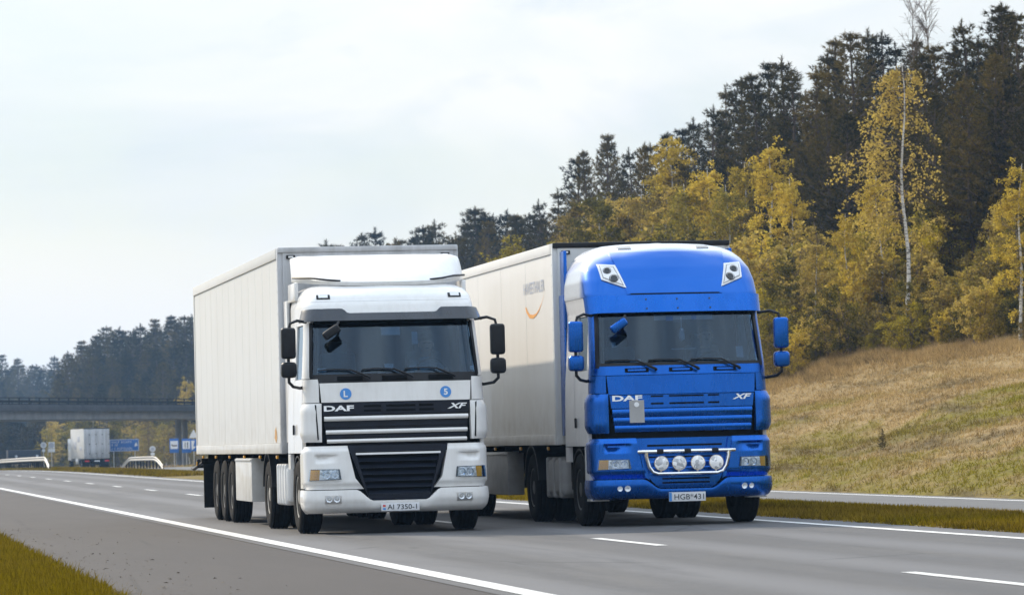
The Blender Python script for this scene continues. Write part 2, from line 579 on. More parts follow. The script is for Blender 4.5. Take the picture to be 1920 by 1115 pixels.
# asphalt
def asphalt(name, base, warm, wear=True):
    t = NT(name)
    pos = t.world_pos()
    fine = t.noise(38, 3, 0.7, pos)
    mid = t.noise(2.2, 6, 0.62, t.world_pos((1, 0.12, 1)))
    big = t.noise(0.35, 5, 0.55, t.world_pos((1, 0.2, 1)))
    dark = tuple(c * 0.62 for c in base)
    lite = tuple(c * 1.35 for c in base)
    c = t.mix(t.ramp(fine, 0.25, 0.75), dark, lite)
    grain = t.noise(7.0, 5, 0.7, t.world_pos((1, 0.45, 1)))
    c = t.mix(t.ramp(grain, 0.36, 0.66, (0.55, 0.55, 0.55), (0, 0, 0)), c, tuple(x * 0.55 for x in base))
    c = t.mix(t.ramp(mid, 0.35, 0.7), c, t.mix(0.5, c, warm))
    c = t.mix(t.ramp(big, 0.42, 0.62, (0, 0, 0), (0.7, 0.7, 0.7)), c, tuple(x * 0.75 for x in base))
    if wear:
        # polished wheel tracks run along the lanes
        sx = t.n('ShaderNodeSeparateXYZ')
        t.l(pos, sx.inputs[0])
        wob = t.noise(0.15, 3, 0.5, t.world_pos((0.3, 0.25, 1)))
        ad = t.n('ShaderNodeMath', operation='MULTIPLY_ADD')
        t.l(wob, ad.inputs[0])
        ad.inputs[1].default_value = 0.5
        t.l(sx.outputs['X'], ad.inputs[2])
        sn = t.n('ShaderNodeMath', operation='MULTIPLY')
        t.l(ad.outputs[0], sn.inputs[0])
        sn.inputs[1].default_value = 2 * math.pi / 1.83
        s2 = t.n('ShaderNodeMath', operation='SINE')
        t.l(sn.outputs[0], s2.inputs[0])
        mr = t.n('ShaderNodeMapRange')
        mr.inputs['From Min'].default_value = -0.4
        mr.inputs['From Max'].default_value = 1.0
        mr.inputs['To Min'].default_value = 0.0
        mr.inputs['To Max'].default_value = 0.7
        t.l(s2.outputs[0], mr.inputs['Value'])
        c = t.mix(mr.outputs[0], c, tuple(x * 1.55 for x in base))
        stain = t.ramp(t.noise(0.6, 6, 0.7, t.world_pos((1.6, 0.10, 1)), 0.4), 0.52, 0.68, (0, 0, 0), (0.6, 0.6, 0.6))
        c = t.mix(stain, c, tuple(x * 0.55 for x in base))
        # tar-filled cracks and patches
    vor = t.n('ShaderNodeTexVoronoi', feature='DISTANCE_TO_EDGE')
    vor.inputs['Scale'].default_value = 0.35
    t.l(t.mix(0.12, t.world_pos((1, 0.35, 1)), t.n('ShaderNodeTexNoise', Scale=1.2).outputs['Color']), vor.inputs['Vector'])
    crack = t.ramp(vor.outputs['Distance'], 0.004, 0.012, (0.55, 0.55, 0.55), (0, 0, 0))
    gate = t.ramp(t.noise(0.22, 3, 0.5, pos), 0.5, 0.6)
    cm = t.mix(1.0, crack, gate, 'MULTIPLY')
    c = t.mix(cm, c, tuple(x * 0.3 for x in base))
    b = t.bsdf(Base_Color=c, Roughness=0.8, Specular_IOR_Level=0.35)
    t.bump(b, fine, 0.5, 0.01)
    return t.m
M['asphalt'] = asphalt('lane_asphalt', (0.080, 0.080, 0.083), (0.105, 0.098, 0.09))
M['shoulder'] = asphalt('shoulder_asphalt', (0.038, 0.032, 0.030), (0.050, 0.042, 0.037), False)
M['opp'] = asphalt('opposite_asphalt', (0.12, 0.12, 0.122), (0.13, 0.125, 0.115), False)

def zone(t):
    """yellow green low on the slope, tan higher up, broken by drifts"""
    sx = t.n('ShaderNodeSeparateXYZ')
    t.l(t.world_pos(), sx.inputs[0])
    mr = t.n('ShaderNodeMapRange')
    mr.inputs['From Min'].default_value = 22.0
    mr.inputs['From Max'].default_value = 36.0
    mr.inputs['To Min'].default_value = -0.07
    mr.inputs['To Max'].default_value = 0.09
    t.l(sx.outputs['X'], mr.inputs['Value'])
    a = t.n('ShaderNodeMath', operation='ADD')
    t.l(t.noise(0.11, 6, 0.6, t.world_pos((1, 0.5, 1)), 0.6), a.inputs[0])
    t.l(mr.outputs[0], a.inputs[1])
    return a.outputs[0]

def streaks(t):
    """worn and weedy drifts running slantwise over the bank"""
    mp = t.n('ShaderNodeMapping')
    g = t.n('ShaderNodeNewGeometry')
    t.l(g.outputs['Position'], mp.inputs['Vector'])
    mp.inputs['Rotation'].default_value = (0, 0, 0.12)
    mp.inputs['Scale'].default_value = (0.55, 0.09, 0.5)
    return t.ramp(t.noise(1.0, 7, 0.68, mp.outputs['Vector'], 0.5), 0.52, 0.66, (0, 0, 0), (0.95, 0.95, 0.95))

def grass_ground(name):
    t = NT(name)
    n1 = zone(t)
    n2 = t.noise(0.9, 6, 0.65, t.world_pos((1, 0.5, 1)))
    n3 = t.noise(7, 4, 0.7, t.world_pos((1, 0.7, 1)))
    c = t.mix(t.ramp(n1, 0.46, 0.54), (0.17, 0.145, 0.02), (0.33, 0.235, 0.11))
    c = t.mix(t.ramp(n2, 0.4, 0.68), c, (0.25, 0.175, 0.08))
    c = t.mix(streaks(t), c, (0.085, 0.062, 0.028))
    c = t.mix(t.ramp(n3, 0.3, 0.62, (0.75, 0.75, 0.75), (0, 0, 0)), c, (0.075, 0.058, 0.026))
    b = t.bsdf(Base_Color=c, Roughness=0.95, Specular_IOR_Level=0.1)
    t.bump(b, n3, 0.8, 0.12)
    return t.m
M['ground'] = grass_ground('dry_grass_ground')

def line_paint(name, col=(0.62, 0.62, 0.60)):
    t = NT(name)
    n = t.noise(9, 6, 0.7, t.world_pos((1, 0.35, 1)))
    n2 = t.noise(60, 2, 0.6, t.world_pos())
    f = t.mix(0.4, t.ramp(n, 0.46, 0.74), t.ramp(n2, 0.45, 0.75))
    c = t.mix(f, col, (0.20, 0.195, 0.19))
    t.bsdf(Base_Color=c, Roughness=0.7)
    return t.m
M['line'] = line_paint('worn_road_paint')

# one ground sheet
xs = np.unique(np.concatenate([np.linspace(-1500, -60, 10), np.linspace(-60, 0, 13), np.linspace(0, ROAD_L - 0.01, 10), [ROAD_L, ROAD_L + 0.05, 6, 10, ROAD_R - 0.03, ROAD_R],
    np.linspace(ROAD_R + 0.01, OPP_IN, 14), [OPP_IN + 0.05, 18, 20], np.linspace(21.2, 72, 78), np.linspace(72, 1500, 16)]))
ys = np.unique(np.concatenate([np.linspace(-400, 20, 12), np.linspace(20, 180, 110), np.linspace(180, 600, 90), np.linspace(600, 2600, 24)]))
GX, GY = np.meshgrid(xs, ys)
GZ = ground_z(GX, GY)
nx, ny = len(xs), len(ys)
gv = np.stack([GX.ravel(), GY.ravel(), GZ.ravel()], 1)
ii, jj = np.meshgrid(np.arange(nx - 1), np.arange(ny - 1))
a = (jj * nx + ii).ravel()
gf = np.stack([a, a + 1, a + nx + 1, a + nx], 1)
def np_mesh(name, v, f, mat, parent=None, smooth=False):
    me = bpy.data.meshes.new(name)
    k = f.shape[1]
    me.vertices.add(len(v))
    me.vertices.foreach_set('co', np.ascontiguousarray(v, np.float32).ravel())
    me.loops.add(f.size)
    me.loops.foreach_set('vertex_index', np.ascontiguousarray(f, np.int32).ravel())
    me.polygons.add(len(f))
    me.polygons.foreach_set('loop_start', np.arange(0, f.size, k, dtype=np.int32))
    if smooth:
        me.polygons.foreach_set('use_smooth', np.ones(len(f), bool))
    me.update(calc_edges=True)
    me.validate()
    for m_ in (mat if isinstance(mat, (list, tuple)) else [mat]):
        me.materials.append(m_)
    return link_mesh(name, me, parent)
ground = structure(np_mesh('ground', gv, gf, M['ground'], smooth=True))

def strip(name, xa, xb, y0, y1, z, mat, parent=None, step=6.0, kind=True):
    """sheet following the fall of the land; xa, xb numbers or functions of Y"""
    n = max(2, int((y1 - y0) / step) + 1)
    Y = np.linspace(y0, y1, n)
    A = np.array([xa(t) if callable(xa) else xa for t in Y], float)
    B = np.array([xb(t) if callable(xb) else xb for t in Y], float)
    Z = fall(Y) + z
    v = np.concatenate([np.stack([A, Y, Z], 1), np.stack([B, Y, Z], 1)])
    f = np.array([(i, i + n, i + n + 1, i + 1) for i in range(n - 1)])
    return np_mesh(name, v, f, mat, parent)

_er = random.Random(3)
def ragged(base, amp):
    tab = [_er.uniform(-amp, amp) for _ in range(1200)]
    return lambda y: base + tab[int(y * 2) % 1200]
road = structure(strip('road', SHOULDER, ragged(ROAD_R, 0.05), -200, 1600, 0.0, M['asphalt'], step=3))
shoulder = structure(strip('road_shoulder', ragged(ROAD_L, 0.10), SHOULDER - 0.004, -200, 1600, -0.003, M['shoulder'], step=1.5))
opp_road = structure(strip('opposite_road', OPP_IN, lambda y: float(opp_out(y)), -200, 1600, -0.1, M['opp']))
strip('edge_line', XS - 0.12, XS + 0.10, -100, 1500, 0.005, M['line'], road)
strip('edge_line', XM - 0.09, XM + 0.09, -100, 1500, 0.005, M['line'], road)
for k in range(-3, 32):
    c = 45.9 + 14.4 * k
    strip('lane_dash', XD - 0.07, XD + 0.07, c - 2.0, c + 2.0, 0.005, M['line'], road)
strip('edge_line', OPP_IN + 0.35, OPP_IN + 0.55, 180, 1200, -0.095, M['line'], opp_road)
strip('edge_line', lambda y: float(opp_out(y)) - 0.6, lambda y: float(opp_out(y)) - 0.42, -100, 1200, -0.095, M['line'], opp_road)
# ------------------------------------------------------------------ cab surface
class Cab:
    """outline of a cab seen from above, given per height; t: 0..1 front, 1..2 corner, 2..3 side (signed)"""
    def __init__(s, table, bulge=0.10, rear=2.25):
        a = np.array(table, float)
        s.z, s.y0, s.w, s.r = a[:, 0], a[:, 1], a[:, 2], a[:, 3]
        s.b, s.rear = bulge, rear
    def par(s, z):
        return (float(np.interp(z, s.z, s.y0)), float(np.interp(z, s.z, s.w)), float(np.interp(z, s.z, s.r)))
    def raw(s, t, z):
        y0, w, r = s.par(z)
        a, sg = abs(t), (1 if t >= 0 else -1)
        if a <= 1:
            x, y = a * (w - r), y0 + s.b * a * a
        elif a <= 2:
            q = (a - 1) * math.pi / 2
            x, y = (w - r) + r * math.sin(q), y0 + s.b + r * (1 - math.cos(q))
        else:
            ys_ = y0 + s.b + r
            x, y = w, ys_ + (a - 2) * (s.rear - ys_)
        return Vector((sg * x, y, z))
    def P(s, t, z, off=0.0):
        p = s.raw(t, z)
        if off == 0:
            return p
        e = 0.01
        dt = s.raw(t + e, z) - s.raw(t - e, z)
        dz = s.raw(t, z + e) - s.raw(t, z - e)
        n = dt.cross(dz)
        if n.length < 1e-9:
            n = Vector((0, -1, 0))
        return p + n.normalized() * off
    def tx(s, x, z):
        y0, w, r = s.par(z)
        a, sg = abs(x), (1 if x >= 0 else -1)
        if a <= w - r:
            return sg * a / (w - r)
        q = math.asin(min(1, (a - (w - r)) / r))
        return sg * (1 + q / (math.pi / 2))
    def ty(s, y, z, side=-1):
        y0, w, r = s.par(z)
        ys_ = y0 + s.b + r
        if y <= ys_:
            q = math.acos(max(-1, min(1, 1 - (y - y0 - s.b) / r)))
            return side * (1 + q / (math.pi / 2))
        return side * (2 + (y - ys_) / (s.rear - ys_))

def grid_shell(fo, fi, nu, nv):
    v = [fo(i / nu, j / nv) for j in range(nv + 1) for i in range(nu + 1)]
    n = len(v)
    v += [fi(i / nu, j / nv) for j in range(nv + 1) for i in range(nu + 1)]
    W = nu + 1
    f = []
    for j in range(nv):
        for i in range(nu):
            a = j * W + i
            f.append((a, a + 1, a + W + 1, a + W))
            f.append((a + n, a + W + n, a + W + 1 + n, a + 1 + n))
    for i in range(nu):
        f.append((i, i + n, i + 1 + n, i + 1))
        a = nv * W + i
        f.append((a, a + 1, a + 1 + n, a + n))
    for j in range(nv):
        a = j * W
        f.append((a, a + W, a + W + n, a + n))
        a = j * W + nu
        f.append((a, a + n, a + W + n, a + W))
    return v, f

def patch(cab, fmap, nu, nv, off, thick):
    """slab over the cab surface; fmap(u,v) -> (t, z); off number or f(t, z, u, v)"""
    def o(u, v):
        t, z = fmap(u, v)
        return cab.P(t, z, off(t, z, u, v) if callable(off) else off)
    def i(u, v):
        t, z = fmap(u, v)
        return cab.P(t, z, (off(t, z, u, v) if callable(off) else off) - thick)
    return grid_shell(o, i, nu, nv)

def lerp(a, b, t):
    return a + (b - a) * t

def quad(cab, c00, c10, c11, c01):
    """bilinear patch from four (x, z) corners on the front"""
    def f(u, v):
        x = lerp(lerp(c00[0], c10[0], u), lerp(c01[0], c11[0], u), v)
        z = lerp(lerp(c00[1], c10[1], u), lerp(c01[1], c11[1], u), v)
        return cab.tx(x, z), z
    return f

def band(cab, x0, x1, z0, z1):
    return quad(cab, (x0, z0), (x1, z0), (x1, z1), (x0, z1))

def tz(t0, t1, zb, zt):
    """patch between parameters; zb, zt numbers or functions of t"""
    def f(u, v):
        t = lerp(t0, t1, u)
        b = zb(t) if callable(zb) else zb
        c = zt(t) if callable(zt) else zt
        return t, lerp(b, c, v)
    return f

def side(cab, y0, y1, z0, z1, sg):
    def f(u, v):
        z = lerp(z0, z1, v)
        return cab.ty(lerp(y0, y1, u), z, sg), z
    if sg > 0:
        return f
    return lambda u, v: f(1 - u, v)

def on_front(cab, verts2, faces, cx, cz, off, name, mat, parent):
    v = []
    for (x, y) in verts2:
        z = cz + y
        v.append(cab.P(cab.tx(cx + x, z), z, off))
    return make(name, v, faces, mat, parent, smooth=False)

# ------------------------------------------------------------------ wheel
def wheel_meshes():
    R, Wd = 0.505, 0.29
    t = MB()
    prof = [(0.285, 0.02), (0.30, 0.0), (0.36, -0.012), (0.43, -0.010), (0.475, 0.006), (0.497, 0.03)]
    for k in range(5):
        x = 0.03 + k * (Wd - 0.06) / 4
        if k:
            prof += [(R - 0.014, x - 0.034), (R - 0.014, x - 0.026), (R, x - 0.024)]
        prof += [(R, x)]
    prof += [(0.497, Wd - 0.03), (0.475, Wd - 0.006), (0.43, Wd + 0.010), (0.36, Wd + 0.012), (0.30, Wd), (0.285, Wd - 0.02)]
    t.lathe(prof, (0, 0, 0), 'x', 40)
    r = MB()
    r.lathe([(0.287, 0.03), (0.287, 0.012), (0.262, 0.018), (0.25, 0.06), (0.20, 0.095), (0.165, 0.10), (0.15, 0.06), (0.105, 0.055), (0.10, 0.02), (0.06, 0.01), (0.0, 0.01)], (0, 0, 0), 'x', 32)
    for k in range(10):
        q = 2 * math.pi * k / 10
        r.lathe([(0.016, 0.04), (0.016, 0.075)], (0, 0.185 * math.cos(q), 0.185 * math.sin(q)), 'x', 6)
        r.lathe([(0.024, 0.05), (0.02, 0.085)], (0, 0.225 * math.cos(q + .3), 0.225 * math.sin(q + .3)), 'x', 8)
    return t, r
_wt, _wr = wheel_meshes()
def _mk(mb, name, mat):
    me = bpy.data.meshes.new(name)
    me.from_pydata(mb.v, [], mb.f)
    me.materials.append(mat)
    me.shade_smooth()
    me.set_sharp_from_angle(angle=math.radians(30))
    return me
TYRE_ME = _mk(_wt, 'tyre', M['rubber'])
RIM_ME = {k: _mk(_wr, 'rim', M[k]) for k in ('rim', 'rim_dark')}

def wheel(parent, x_out, y, sg, rim='rim', z=0.502, dual=False):
    """x_out: outer face position, sg: -1 on the side with smaller x"""
    w = empty('wheel', (x_out, y, z))
    w.parent = parent
    if sg > 0:
        w.rotation_euler = (0, 0, math.pi)
    w.rotation_euler.x = random.uniform(0, 6)
    link_mesh('tyre', TYRE_ME, w)
    link_mesh('rim', RIM_ME[rim], w)
    if dual:
        o = link_mesh('tyre', TYRE_ME, w)
        o.location = (0.33, 0, 0)
    return w

# ------------------------------------------------------------------ driver
def person(parent_loc, shirt, label, lean=0.0):
    """seated figure, facing -y; origin at the seat"""
    J = [((0, 0.02, 0.10), 0.165), ((0, 0.05, 0.28), 0.155), ((0, 0.06, 0.45), 0.175), ((0, 0.05, 0.55), 0.10), ((0, 0.04, 0.62), 0.058),
         ((0, 0.02, 0.69), 0.082), ((0, 0.005, 0.76), 0.098), ((0, 0.01, 0.84), 0.088), ((0, 0.02, 0.90), 0.045)]
    V = [Vector(p) for p, r in J]
    Rr = [r for p, r in J]
    E_ = [(i, i + 1) for i in range(len(J) - 1)]
    def chain(root, pts):
        last = root
        for p, r in pts:
            V.append(Vector(p)); Rr.append(r); E_.append((last, len(V) - 1)); last = len(V) - 1
        return last
    for s in (-1, 1):
        w = chain(2, [((s * 0.17, 0.05, 0.50), 0.075), ((s * 0.24, -0.06, 0.36), 0.052), ((s * 0.27, -0.16, 0.25), 0.045),
                      ((s * 0.24, -0.30, 0.31), 0.036), ((s * 0.21, -0.42, 0.37), 0.027), ((s * 0.205, -0.47, 0.39), 0.032), ((s * 0.20, -0.50, 0.40), 0.030)])
        for k in range(4):
            o = (k - 1.5) * 0.021
            chain(w, [((s * 0.20 + o * 0.2, -0.525, 0.405 + o), 0.0095), ((s * 0.20 - s * 0.02, -0.555, 0.40 + o), 0.009), ((s * 0.20 - s * 0.045, -0.545, 0.395 + o), 0.008)])
        chain(w - 1, [((s * 0.185, -0.485, 0.425), 0.011), ((s * 0.165, -0.515, 0.43), 0.009)])
        chain(0, [((s * 0.10, -0.10, 0.09), 0.105), ((s * 0.13, -0.42, 0.11), 0.072), ((s * 0.13, -0.50, -0.05), 0.060), ((s * 0.13, -0.52, -0.32), 0.045), ((s * 0.13, -0.60, -0.37), 0.040), ((s * 0.13, -0.70, -0.38), 0.030)])
    me = bpy.data.meshes.new('person')
    me.from_pydata([tuple(v) for v in V], E_, [])
    o = bpy.data.objects.new('person', me)
    COL.objects.link(o)
    sk = o.modifiers.new('skin', 'SKIN')
    sk.use_smooth_shade = True
    for i, r in enumerate(Rr):
        me.skin_vertices[0].data[i].radius = (r, r * (0.72 if i in (0, 1, 2) else 1.0))
        me.skin_vertices[0].data[i].use_root = (i == 0)
    ss = o.modifiers.new('sub', 'SUBSURF')
    ss.levels = ss.render_levels = 2
    bpy.context.view_layer.update()
    dg = bpy.context.evaluated_depsgraph_get()
    me2 = bpy.data.meshes.new_from_object(o.evaluated_get(dg))
    o.modifiers.clear()
    o.data = me2
    me2.materials.clear()
    for m_ in (M['skin'], shirt, M['trouser']):
        me2.materials.append(m_)
    for f in me2.polygons:
        c = f.center
        f.use_smooth = True
        if c.z < 0.15 and abs(c.x) < 0.25:
            f.material_index = 2
        elif c.z < 0.60 and c.y > -0.36:
            f.material_index = 1
    # face and hair
    hd = MB()
    hd.lathe([(0.0, 0.085), (0.05, 0.078), (0.088, 0.045), (0.102, 0.0), (0.100, -0.03), (0.0, -0.04)], (0, 0.03, 0.845), 'z', 18)
    hd.build('hair', M['hair'], o)
    fc = MB()
    fc.box((0, -0.095, 0.755), (0.022, 0.035, 0.045), 0.009)
    fc.box((-0.10, 0.02, 0.765), (0.016, 0.03, 0.055), 0.007)
    fc.box((0.10, 0.02, 0.765), (0.016, 0.03, 0.055), 0.007)
    fc.build('face', M['skin'], o)
    ey = MB()
    for s in (-1, 1):
        ey.box((s * 0.035, -0.088, 0.785), (0.026, 0.01, 0.010), 0.004)
    ey.box((0, -0.092, 0.715), (0.045, 0.008, 0.008), 0.003)
    ey.build('eye', M['hair'], o)
    o.location = parent_loc
    o.rotation_euler = (0, 0, lean)
    tag(o, label, 'person')
    return o

# ------------------------------------------------------------------ tractor pieces shared by both trucks
def disc(cab, x, z, r, off, depth=0.01, n=18):
    c = cab.P(cab.tx(x, z), z, off)
    nrm = (cab.P(cab.tx(x, z), z, off + 0.1) - c).normalized()
    e1 = nrm.cross(Vector((0, 0, 1))).normalized()
    e2 = e1.cross(nrm)
    v, f = [], []
    for h in (-depth, 0):
        for k in range(n):
            q = 2 * math.pi * k / n
            v.append(c + nrm * h + e1 * (r * math.cos(q)) + e2 * (r * math.sin(q)))
    for k in range(n):
        k2 = (k + 1) % n
        f.append((k, k2, k2 + n, k + n))
    f.append(tuple(range(n, 2 * n)))
    return v, f

def bowl(cab, x, z, r, off, n=20, tilt=0.5):
    """lamp: reflector bowl opening to the front"""
    c = cab.P(cab.tx(x, z), z, off)
    nrm = (cab.P(cab.tx(x, z), z, off + 0.1) - c).normalized()
    e1 = nrm.cross(Vector((0, 0, 1))).normalized()
    e2 = e1.cross(nrm)
    v, f = [], []
    prof = [(1.0, 0.0), (0.93, -0.06), (0.7, -0.32), (0.4, -0.5), (0.18, -0.52), (0.16, -0.2), (0.05, -0.12)]
    for (a, h) in prof:
        for k in range(n):
            q = 2 * math.pi * k / n
            v.append(c + nrm * (h * r) + (e1 * math.cos(q) + e2 * math.sin(q)) * (r * a))
    for i in range(len(prof) - 1):
        for k in range(n):
            k2 = (k + 1) % n
            f.append((i * n + k, (i + 1) * n + k, (i + 1) * n + k2, i * n + k2))
    f.append(tuple((len(prof) - 1) * n + k for k in range(n))[::-1])
    return v, f

def headlight(root, cab, sg, z0, z1, xi, xo):
    h = make('headlight', *patch(cab, quad(cab, (sg * xi, z0 + 0.012), (sg * (xo + .02), z0), (sg * xo, z1), (sg * (xi + .02), z1 - .005)), 14, 4, 0.016, 0.04), M['black'], root)
    zc = (z0 + z1) / 2
    span = xo - xi
    for k, (q, r) in enumerate(((0.22, 0.050), (0.50, 0.052))):
        make('reflector', *bowl(cab, sg * (xi + span * q), zc, r, 0.036), M['chrome'], h)
    make('surround', *patch(cab, quad(cab, (sg * (xi + .03), z0 + 0.02), (sg * (xo - .1), z0 + .01), (sg * (xo - .11), z1 - .012), (sg * (xi + .04), z1 - .016)), 12, 4, 0.022, 0.016), M['lampglass'], h)
    make('turn_signal', *patch(cab, quad(cab, (sg * (xo - .10), z0 + 0.01), (sg * (xo + .01), z0 + .008), (sg * (xo - .005), z1 - .01), (sg * (xo - .11), z1 - .012)), 6, 3, 0.026, 0.03), M['amber'], h)
    make('lens', *patch(cab, quad(cab, (sg * xi, z0 + 0.012), (sg * (xo + .02), z0), (sg * xo, z1), (sg * (xi + .02), z1 - .005)), 14, 4, 0.046, 0.006), M['lens'], h)
    return h

def mirrors(root, sg, mat, y=0.28):
    m = MB()
    x = sg * 1.43
    m.box((x, y, 2.585), (0.20, 0.15, 0.42), 0.05, seg=3)
    big = m.build('mirror', mat, root)
    g = MB(); g.box((x, y + 0.079, 2.585), (0.15, 0.006, 0.35), 0.002); g.build('mirror_glass', M['chrome'], big)
    m = MB(); m.box((x - sg * 0.0, y, 2.225), (0.215, 0.17, 0.215), 0.065, seg=3)
    small = m.build('mirror', mat, root)
    g = MB(); g.box((x, y + 0.089, 2.225), (0.16, 0.006, 0.16), 0.002); g.build('mirror_glass', M['chrome'], small)
    a = MB()
    a.tube([(sg * 1.16, y + 0.22, 2.87), (sg * 1.30, y + 0.05, 2.89), (sg * 1.40, y, 2.85), (sg * 1.43, y, 2.74)], 0.020, 8)
    a.build('mirror_arm', M['black'], root)
    a = MB()
    a.tube([(x, y + .01, 2.40), (x, y + .01, 2.28)], 0.022, 8)
    a.build('mirror_stem', M['black'], root)
    a = MB()
    a.tube([(sg * 1.43, y, 2.16), (sg * 1.43, y, 2.06), (sg * 1.37, y + 0.04, 2.00), (sg * 1.26, y + 0.2, 1.98), (sg * 1.18, y + 0.25, 2.0)], 0.022, 8)
    a.build('mirror_arm', M['black'], root)

def corner_mirror(root, cab, mat):
    m = MB()
    rot = Matrix.Rotation(math.radians(-33), 3, 'Y')
    m.box((-0.86, 0.12, 2.72), (0.25, 0.13, 0.115), 0.04, rot, 3)
    o = m.build('kerb_mirror', mat, root)
    m = MB(); m.tube([(-0.80, 0.17, 2.78), (-0.74, 0.25, 2.86)], 0.018, 6); m.build('bracket', M['black'], o)

def wipers(root, cab, zb, zc):
    for x0 in (-0.42, 0.16, 0.74):
        w = MB()
        p0 = cab.P(cab.tx(x0 + .06, zb), zb, 0.05)
        p1 = cab.P(cab.tx(x0 - 0.20, zc + .02), zc + .02, 0.05)
        w.tube([p0, p0 + Vector((-0.03, -0.02, 0.02)), p1], [0.022, 0.02, 0.012], 6)
        w.build('wiper_arm', M['black'], root)
        b = MB()
        xa, xb = x0 - 0.62, x0 + 0.08
        if xa < -1.05:
            xa = -1.05
        pts = []
        for k in range(7):
            x = lerp(xa, x0 - 0.19, k / 6)
            z = zc + 0.02 + 0.012 * math.sin(k / 6 * math.pi)
            pts.append(cab.P(cab.tx(x, z), z, 0.026))
        b.tube(pts, 0.011, 6)
        b.build('wiper_blade', M['black'], root)

def cab_shell(root, cab, zmax, ws_z0, ws_z1, mat):
    """dark inner body behind the outer panels, open at the windscreen and the side windows"""
    m = MB()
    def add(t0, t1, z0, z1, nu, nv):
        m.add(*patch(cab, tz(t0, t1, z0, z1), nu, nv, -0.10, 0.03))
    add(-3, 3, 0.45, ws_z0, 60, 12)
    add(-3, 3, ws_z1, zmax, 60, 6)
    for s in (-1, 1):
        add(s * 1.12, s * 1.75, ws_z0, ws_z1, 8, 4)
        add(s * 2.55, s * 3.0, ws_z0, ws_z1, 4, 4)
    # floor, back wall
    m.box((0, 2.2, 1.9), (2.36, 0.04, 2.6))
    m.box((0, 1.25, 1.15), (2.2, 1.9, 0.04))
    return m.build('cab_shell', M['shell'], root)

def interior(root, cab, z0, white):
    d = MB()
    d.box((0, 0.62, z0 - 0.14), (2.05, 0.5, 0.22), 0.06)
    d.box((0.55, 0.70, z0 - 0.05), (0.6, 0.3, 0.16), 0.05)
    d.build('dashboard', M['dash'], root)
    for x in (-0.6, 0.6):
        s = MB()
        s.box((x, 1.36, 1.72), (0.52, 0.52, 0.14), 0.05)
        s.box((x, 1.62, 2.10), (0.50, 0.14, 0.74), 0.06)
        s.box((x, 1.62, 2.54), (0.28, 0.11, 0.18), 0.05)
        s.build('seat', M['seat'], root)
    w = MB()
    pts = []
    for k in range(25):
        q = 2 * math.pi * k / 24
        pts.append((0.6 + 0.23 * math.cos(q), 0.86 + 0.09 * math.sin(q), 2.14 + 0.21 * math.sin(q)))
    w.tube(pts, 0.014, 8, cap=False)
    w.tube([(0.6, 0.86, 2.14), (0.6, 0.66, 2.0)], 0.03, 8)
    w.tube([(0.38, 0.86, 2.14), (0.82, 0.86, 2.14)], 0.014, 6)
    w.build('steering_wheel', M['black'], root)
    for s in (-1, 1):
        c = MB()
        n = 12
        v = []
        for k in range(n + 1):
            y = lerp(0.75, 1.15, k / n)
            x = s * (1.06 - 0.02 * (k % 2))
            v += [(x, y, z0 + 0.0), (x, y, z0 + 0.68)]
        f = [(2 * k, 2 * k + 2, 2 * k + 3, 2 * k + 1) for k in range(n)]
        c.add(v, f)
        c.add([(p[0] - s * .012, p[1], p[2]) for p in v], f)
        c.build('curtain', M['curtain'], root, smooth=False)

def chassis(root, tank_mat, ribs):
    c = MB()
    for s in (-1, 1):
        c.box((s * 0.42, 3.4, 0.82), (0.09, 5.6, 0.26), 0.01)
    c.box((0, 1.38, 0.48), (1.9, 0.16, 0.14), 0.03)
    c.box((0, 5.18, 0.50), (1.7, 0.22, 0.2), 0.05)
    c.lathe([(0.0, -0.28), (0.22, -0.2), (0.28, 0), (0.22, 0.2), (0, 0.28)], (0, 5.18, 0.52), 'y', 16)
    c.box((0, 1.2, 0.72), (0.9, 1.6, 0.62), 0.08)
    c.box((0, 4.4, 1.0), (0.95, 0.7, 0.10), 0.03)
    c.box((0, 0.35, 0.52), (2.0, 0.34, 0.24), 0.04)
    c.build('chassis_frame', M['frame'], root)
    for s in (-1, 1):
        t = MB()
        t.box((s * 0.93, 3.45, 0.66), (0.56, 1.25, 0.54), 0.10, seg=4)
        tk = t.build('fuel_tank', tank_mat, root)
        for k in range(ribs):
            y = lerp(2.95, 3.95, k / (ribs - 1))
            b = MB()
            b.box((s * 0.93, y, 0.66), (0.60, 0.09, 0.585), 0.11, seg=4)
            b.build('tank_strap', tank_mat, tk)
        mg = MB()
        n = 16
        for (yy, hw) in ((5.18, 0.60), ):
            v, f = [], []
            for k in range(n + 1):
                q = math.pi * (0.06 + 0.88 * k / n)
                for (xx, rr) in ((0.68, 0.60), (1.24, 0.60), (1.24, 0.625), (0.68, 0.625)):
                    v.append((s * xx, yy - rr * math.cos(q), 0.50 + rr * math.sin(q)))
            for k in range(n):
                for e in range(4):
                    f.append((k * 4 + e, k * 4 + (e + 1) % 4, (k + 1) * 4 + (e + 1) % 4, (k + 1) * 4 + e))
            mg.add(v, f)
        mg.build('mudguard', M['black'], root)
        # arch over the steered wheel
        ma = MB()
        v, f = [], []
        for k in range(n + 1):
            q = math.pi * (0.02 + 0.96 * k / n)
            for (xx, rr) in ((0.80, 0.585), (1.215, 0.585), (1.215, 0.61), (0.80, 0.61)):
                v.append((s * xx, 1.40 - rr * math.cos(q), 0.46 + rr * math.sin(q)))
        for k in range(n):
            for e in range(4):
                f.append((k * 4 + e, k * 4 + (e + 1) % 4, (k + 1) * 4 + (e + 1) % 4, (k + 1) * 4 + e))
        ma.add(v, f)
        ma.build('mudguard', M['black'], root)

